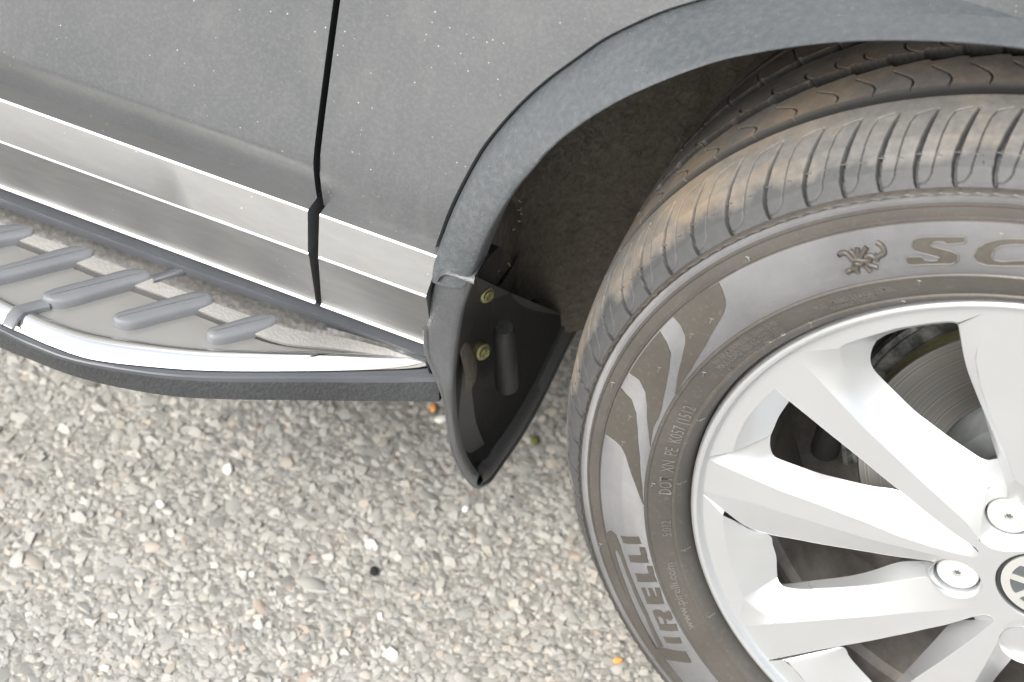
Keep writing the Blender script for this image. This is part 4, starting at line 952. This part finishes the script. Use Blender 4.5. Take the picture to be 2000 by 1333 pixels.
me.shade_smooth(); me.set_sharp_from_angle(angle=math.radians(14)); me.materials.append(M['alloy'])
for p_ in me.polygons:
    if abs(p_.normal.y) > .999 and abs(p_.center.y-YF) < .0002: p_.use_smooth = False
wheel = bpy.data.objects.new('alloy_wheel', me); COL.objects.link(wheel); wheel.parent = car; tag(wheel, 'silver ten spoke alloy wheel')
# barrel behind the spokes
mb = MB(); mb.grid(lathe([(.2290, .010), (.2080, .030), (.2040, .045), (.2040, .050), (.2000, .056), (.1985, .085), (.1990, .120), (.2060, .150), (.2080, .19), (.2200, .208)], 120), close_u=True)
mb.build('rim_barrel', M['barrel'], wheel, sharp=30)
# bolts
for k, b in enumerate(BOLTS):
    prof = [(.0, .0036), (.0031, .0036)]
    mb = MB(); n = 48
    star = lambda a, r0, r1: r0+(r1-r0)*(.5+.5*math.cos(8*a))
    R_ = []
    for (r, y, st) in ((.0002, .0130, 0), (.0030, .0130, 1), (.0031, .0092, 1), (.0046, .0086, 0), (.0066, .0084, 0), (.0073, .0078, 0), (.0078, .0090, 0), (.0090, .0096, 0), (.0120, .0092, 0), (.0133, .0098, 0), (.0140, .0112, 0), (.0142, .0135, 0), (.0142, .024, 0)):
        R_.append([(b[0]+(star(a, .0024, .0034) if st else r)*math.cos(a), y-.0010, b[2]+(star(a, .0024, .0034) if st else r)*math.sin(a)) for a in np.linspace(0, 2*math.pi, n, endpoint=False)])
    mb.grid(R_, close_u=True); mb.build('wheel_bolt', M['bolt'], wheel, sharp=35)
    mb = MB(); mb.grid([[(b[0]+r*math.cos(a), .0100 if r > .001 else .0105, b[2]+r*math.sin(a)) for a in np.linspace(0, 2*math.pi, 16, endpoint=False)] for r in (.0001, .0021)], close_u=True); mb.build('bolt_socket', M['capd'], wheel)
# hub cap with its badge
mb = MB(); mb.grid(lathe([(.0001, .0052), (.0268, .0052), (.0272, .0045), (.0292, .0045), (.0294, .012)], 64), close_u=True, flip=True); cap = mb.build('centre_cap', M['capk'], wheel, sharp=30)
def badge():
    """ring with a V over a W, as on the photographed cap"""
    mb = MB(); y0 = .0042
    def stroke(p, q, w_):
        p, q = np.array(p), np.array(q); d = (q-p)/np.linalg.norm(q-p); s = np.array([-d[1], d[0]])*w_/2; return [p-s, p+s, q+s, q-s]
    R1 = .0266; rot_ = math.radians(118)
    def W3(p, y): c, s = math.cos(rot_), math.sin(rot_); x, z = p; return (x*c-z*s, y, HUB+x*s+z*c)
    ring = lathe([(.0205, .0052), (.0207, y0), (.0264, y0), (.0266, .0052)], 72); mb.grid(ring, close_u=True, flip=True)
    k = .0213
    for p, q in (((-.42*k, .93*k), (-.02*k, .12*k)), ((.42*k, .93*k), (.02*k, .12*k)), ((-.93*k, .45*k), (-.42*k, -.93*k)), ((-.46*k, -.93*k), (-.02*k, -.04*k)), ((.46*k, -.93*k), (.02*k, -.04*k)), ((.93*k, .45*k), (.42*k, -.93*k))):
        s_ = stroke(p, q, .0042); top_ = [W3(v_, y0+.0001) for v_ in s_]; mb.poly(top_); mb.grid([top_+[top_[0]], [W3(v_, .0052) for v_ in s_]+[W3(s_[0], .0052)]])
    o = mb.build('wheel_badge', M['caps'], wheel, sharp=40)
    mb = MB(); mb.grid(lathe([(.0001, .0050), (.0206, .0050)], 64), close_u=True, flip=True); mb.build('badge_ground', M['capd'], wheel)
badge()
# brake disc with its hat, shield and the casting behind
BY = .083
mb = MB(); mb.grid(lathe([(.0905, BY), (.1405, BY), (.1415, BY+.001), (.1420, BY+.0030)], 160), close_u=True, flip=True)
brake = mb.build('brake_disc', M['disc'], car, sharp=30)
mb = MB(); mb.grid(lathe([(.1416, BY+.0012), (.1424, BY+.004), (.1424, BY+.010), (.1412, BY+.014)], 160), close_u=True, flip=True); mb.build('disc_edge', M['brass'], brake)
mb = MB(); mb.grid(lathe([(.0910, BY+.0004), (.0885, BY+.0016), (.0870, BY-.004), (.0845, BY-.012), (.0820, BY-.018), (.0765, BY-.0205), (.066, BY-.021), (.0655, BY-.019), (.04, BY-.019)], 120), close_u=True, flip=True); mb.build('disc_hat', M['hat'], brake, sharp=30)
mb = MB(); mb.grid(lathe([(.138, BY+.016), (.1500, BY+.016), (.1525, BY+.012), (.1560, BY+.013), (.1570, BY+.018), (.150, BY+.03)], 160, a0=math.radians(-60), a1=math.radians(110), closed=False), flip=True); mb.build('disc_shield', M['ringm'], brake, sharp=40)
V, F = text_mesh('N 3'); mb = MB(); mb.add([(lambda t, r: (-r*math.sin(t), BY-.0215, HUB+r*math.cos(t)))(math.radians(44)-a*.0052/.072, .0680+b*.0062) for a, b in V], F); mb.build('stamped_number', M['caps'], brake, sharp=0)
mb = MB(); rows = []
for r in np.linspace(.142, .200, 12): rows.append([(-r*math.sin(t), .118+.010*math.sin(t*5+r*60)+.006*math.sin(t*13), HUB+r*math.cos(t)) for t in np.linspace(math.radians(60), math.radians(300), 90)])
mb.grid(rows, flip=True); mb.build('brake_casting', M['knuckle'], brake, sharp=60)
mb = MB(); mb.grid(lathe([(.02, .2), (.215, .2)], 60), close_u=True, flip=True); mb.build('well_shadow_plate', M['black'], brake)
mb = MB(); 
for t0_ in (math.radians(79),): mb.tube([(-.150*math.sin(t0_), .095, HUB+.150*math.cos(t0_)), (-.160*math.sin(t0_+.16), .10, HUB+.160*math.cos(t0_+.16)), (-.17*math.sin(t0_+.5), .10, HUB+.17*math.cos(t0_+.5))], .010, 12)
mb.build('brake_hose', M['black'], brake)
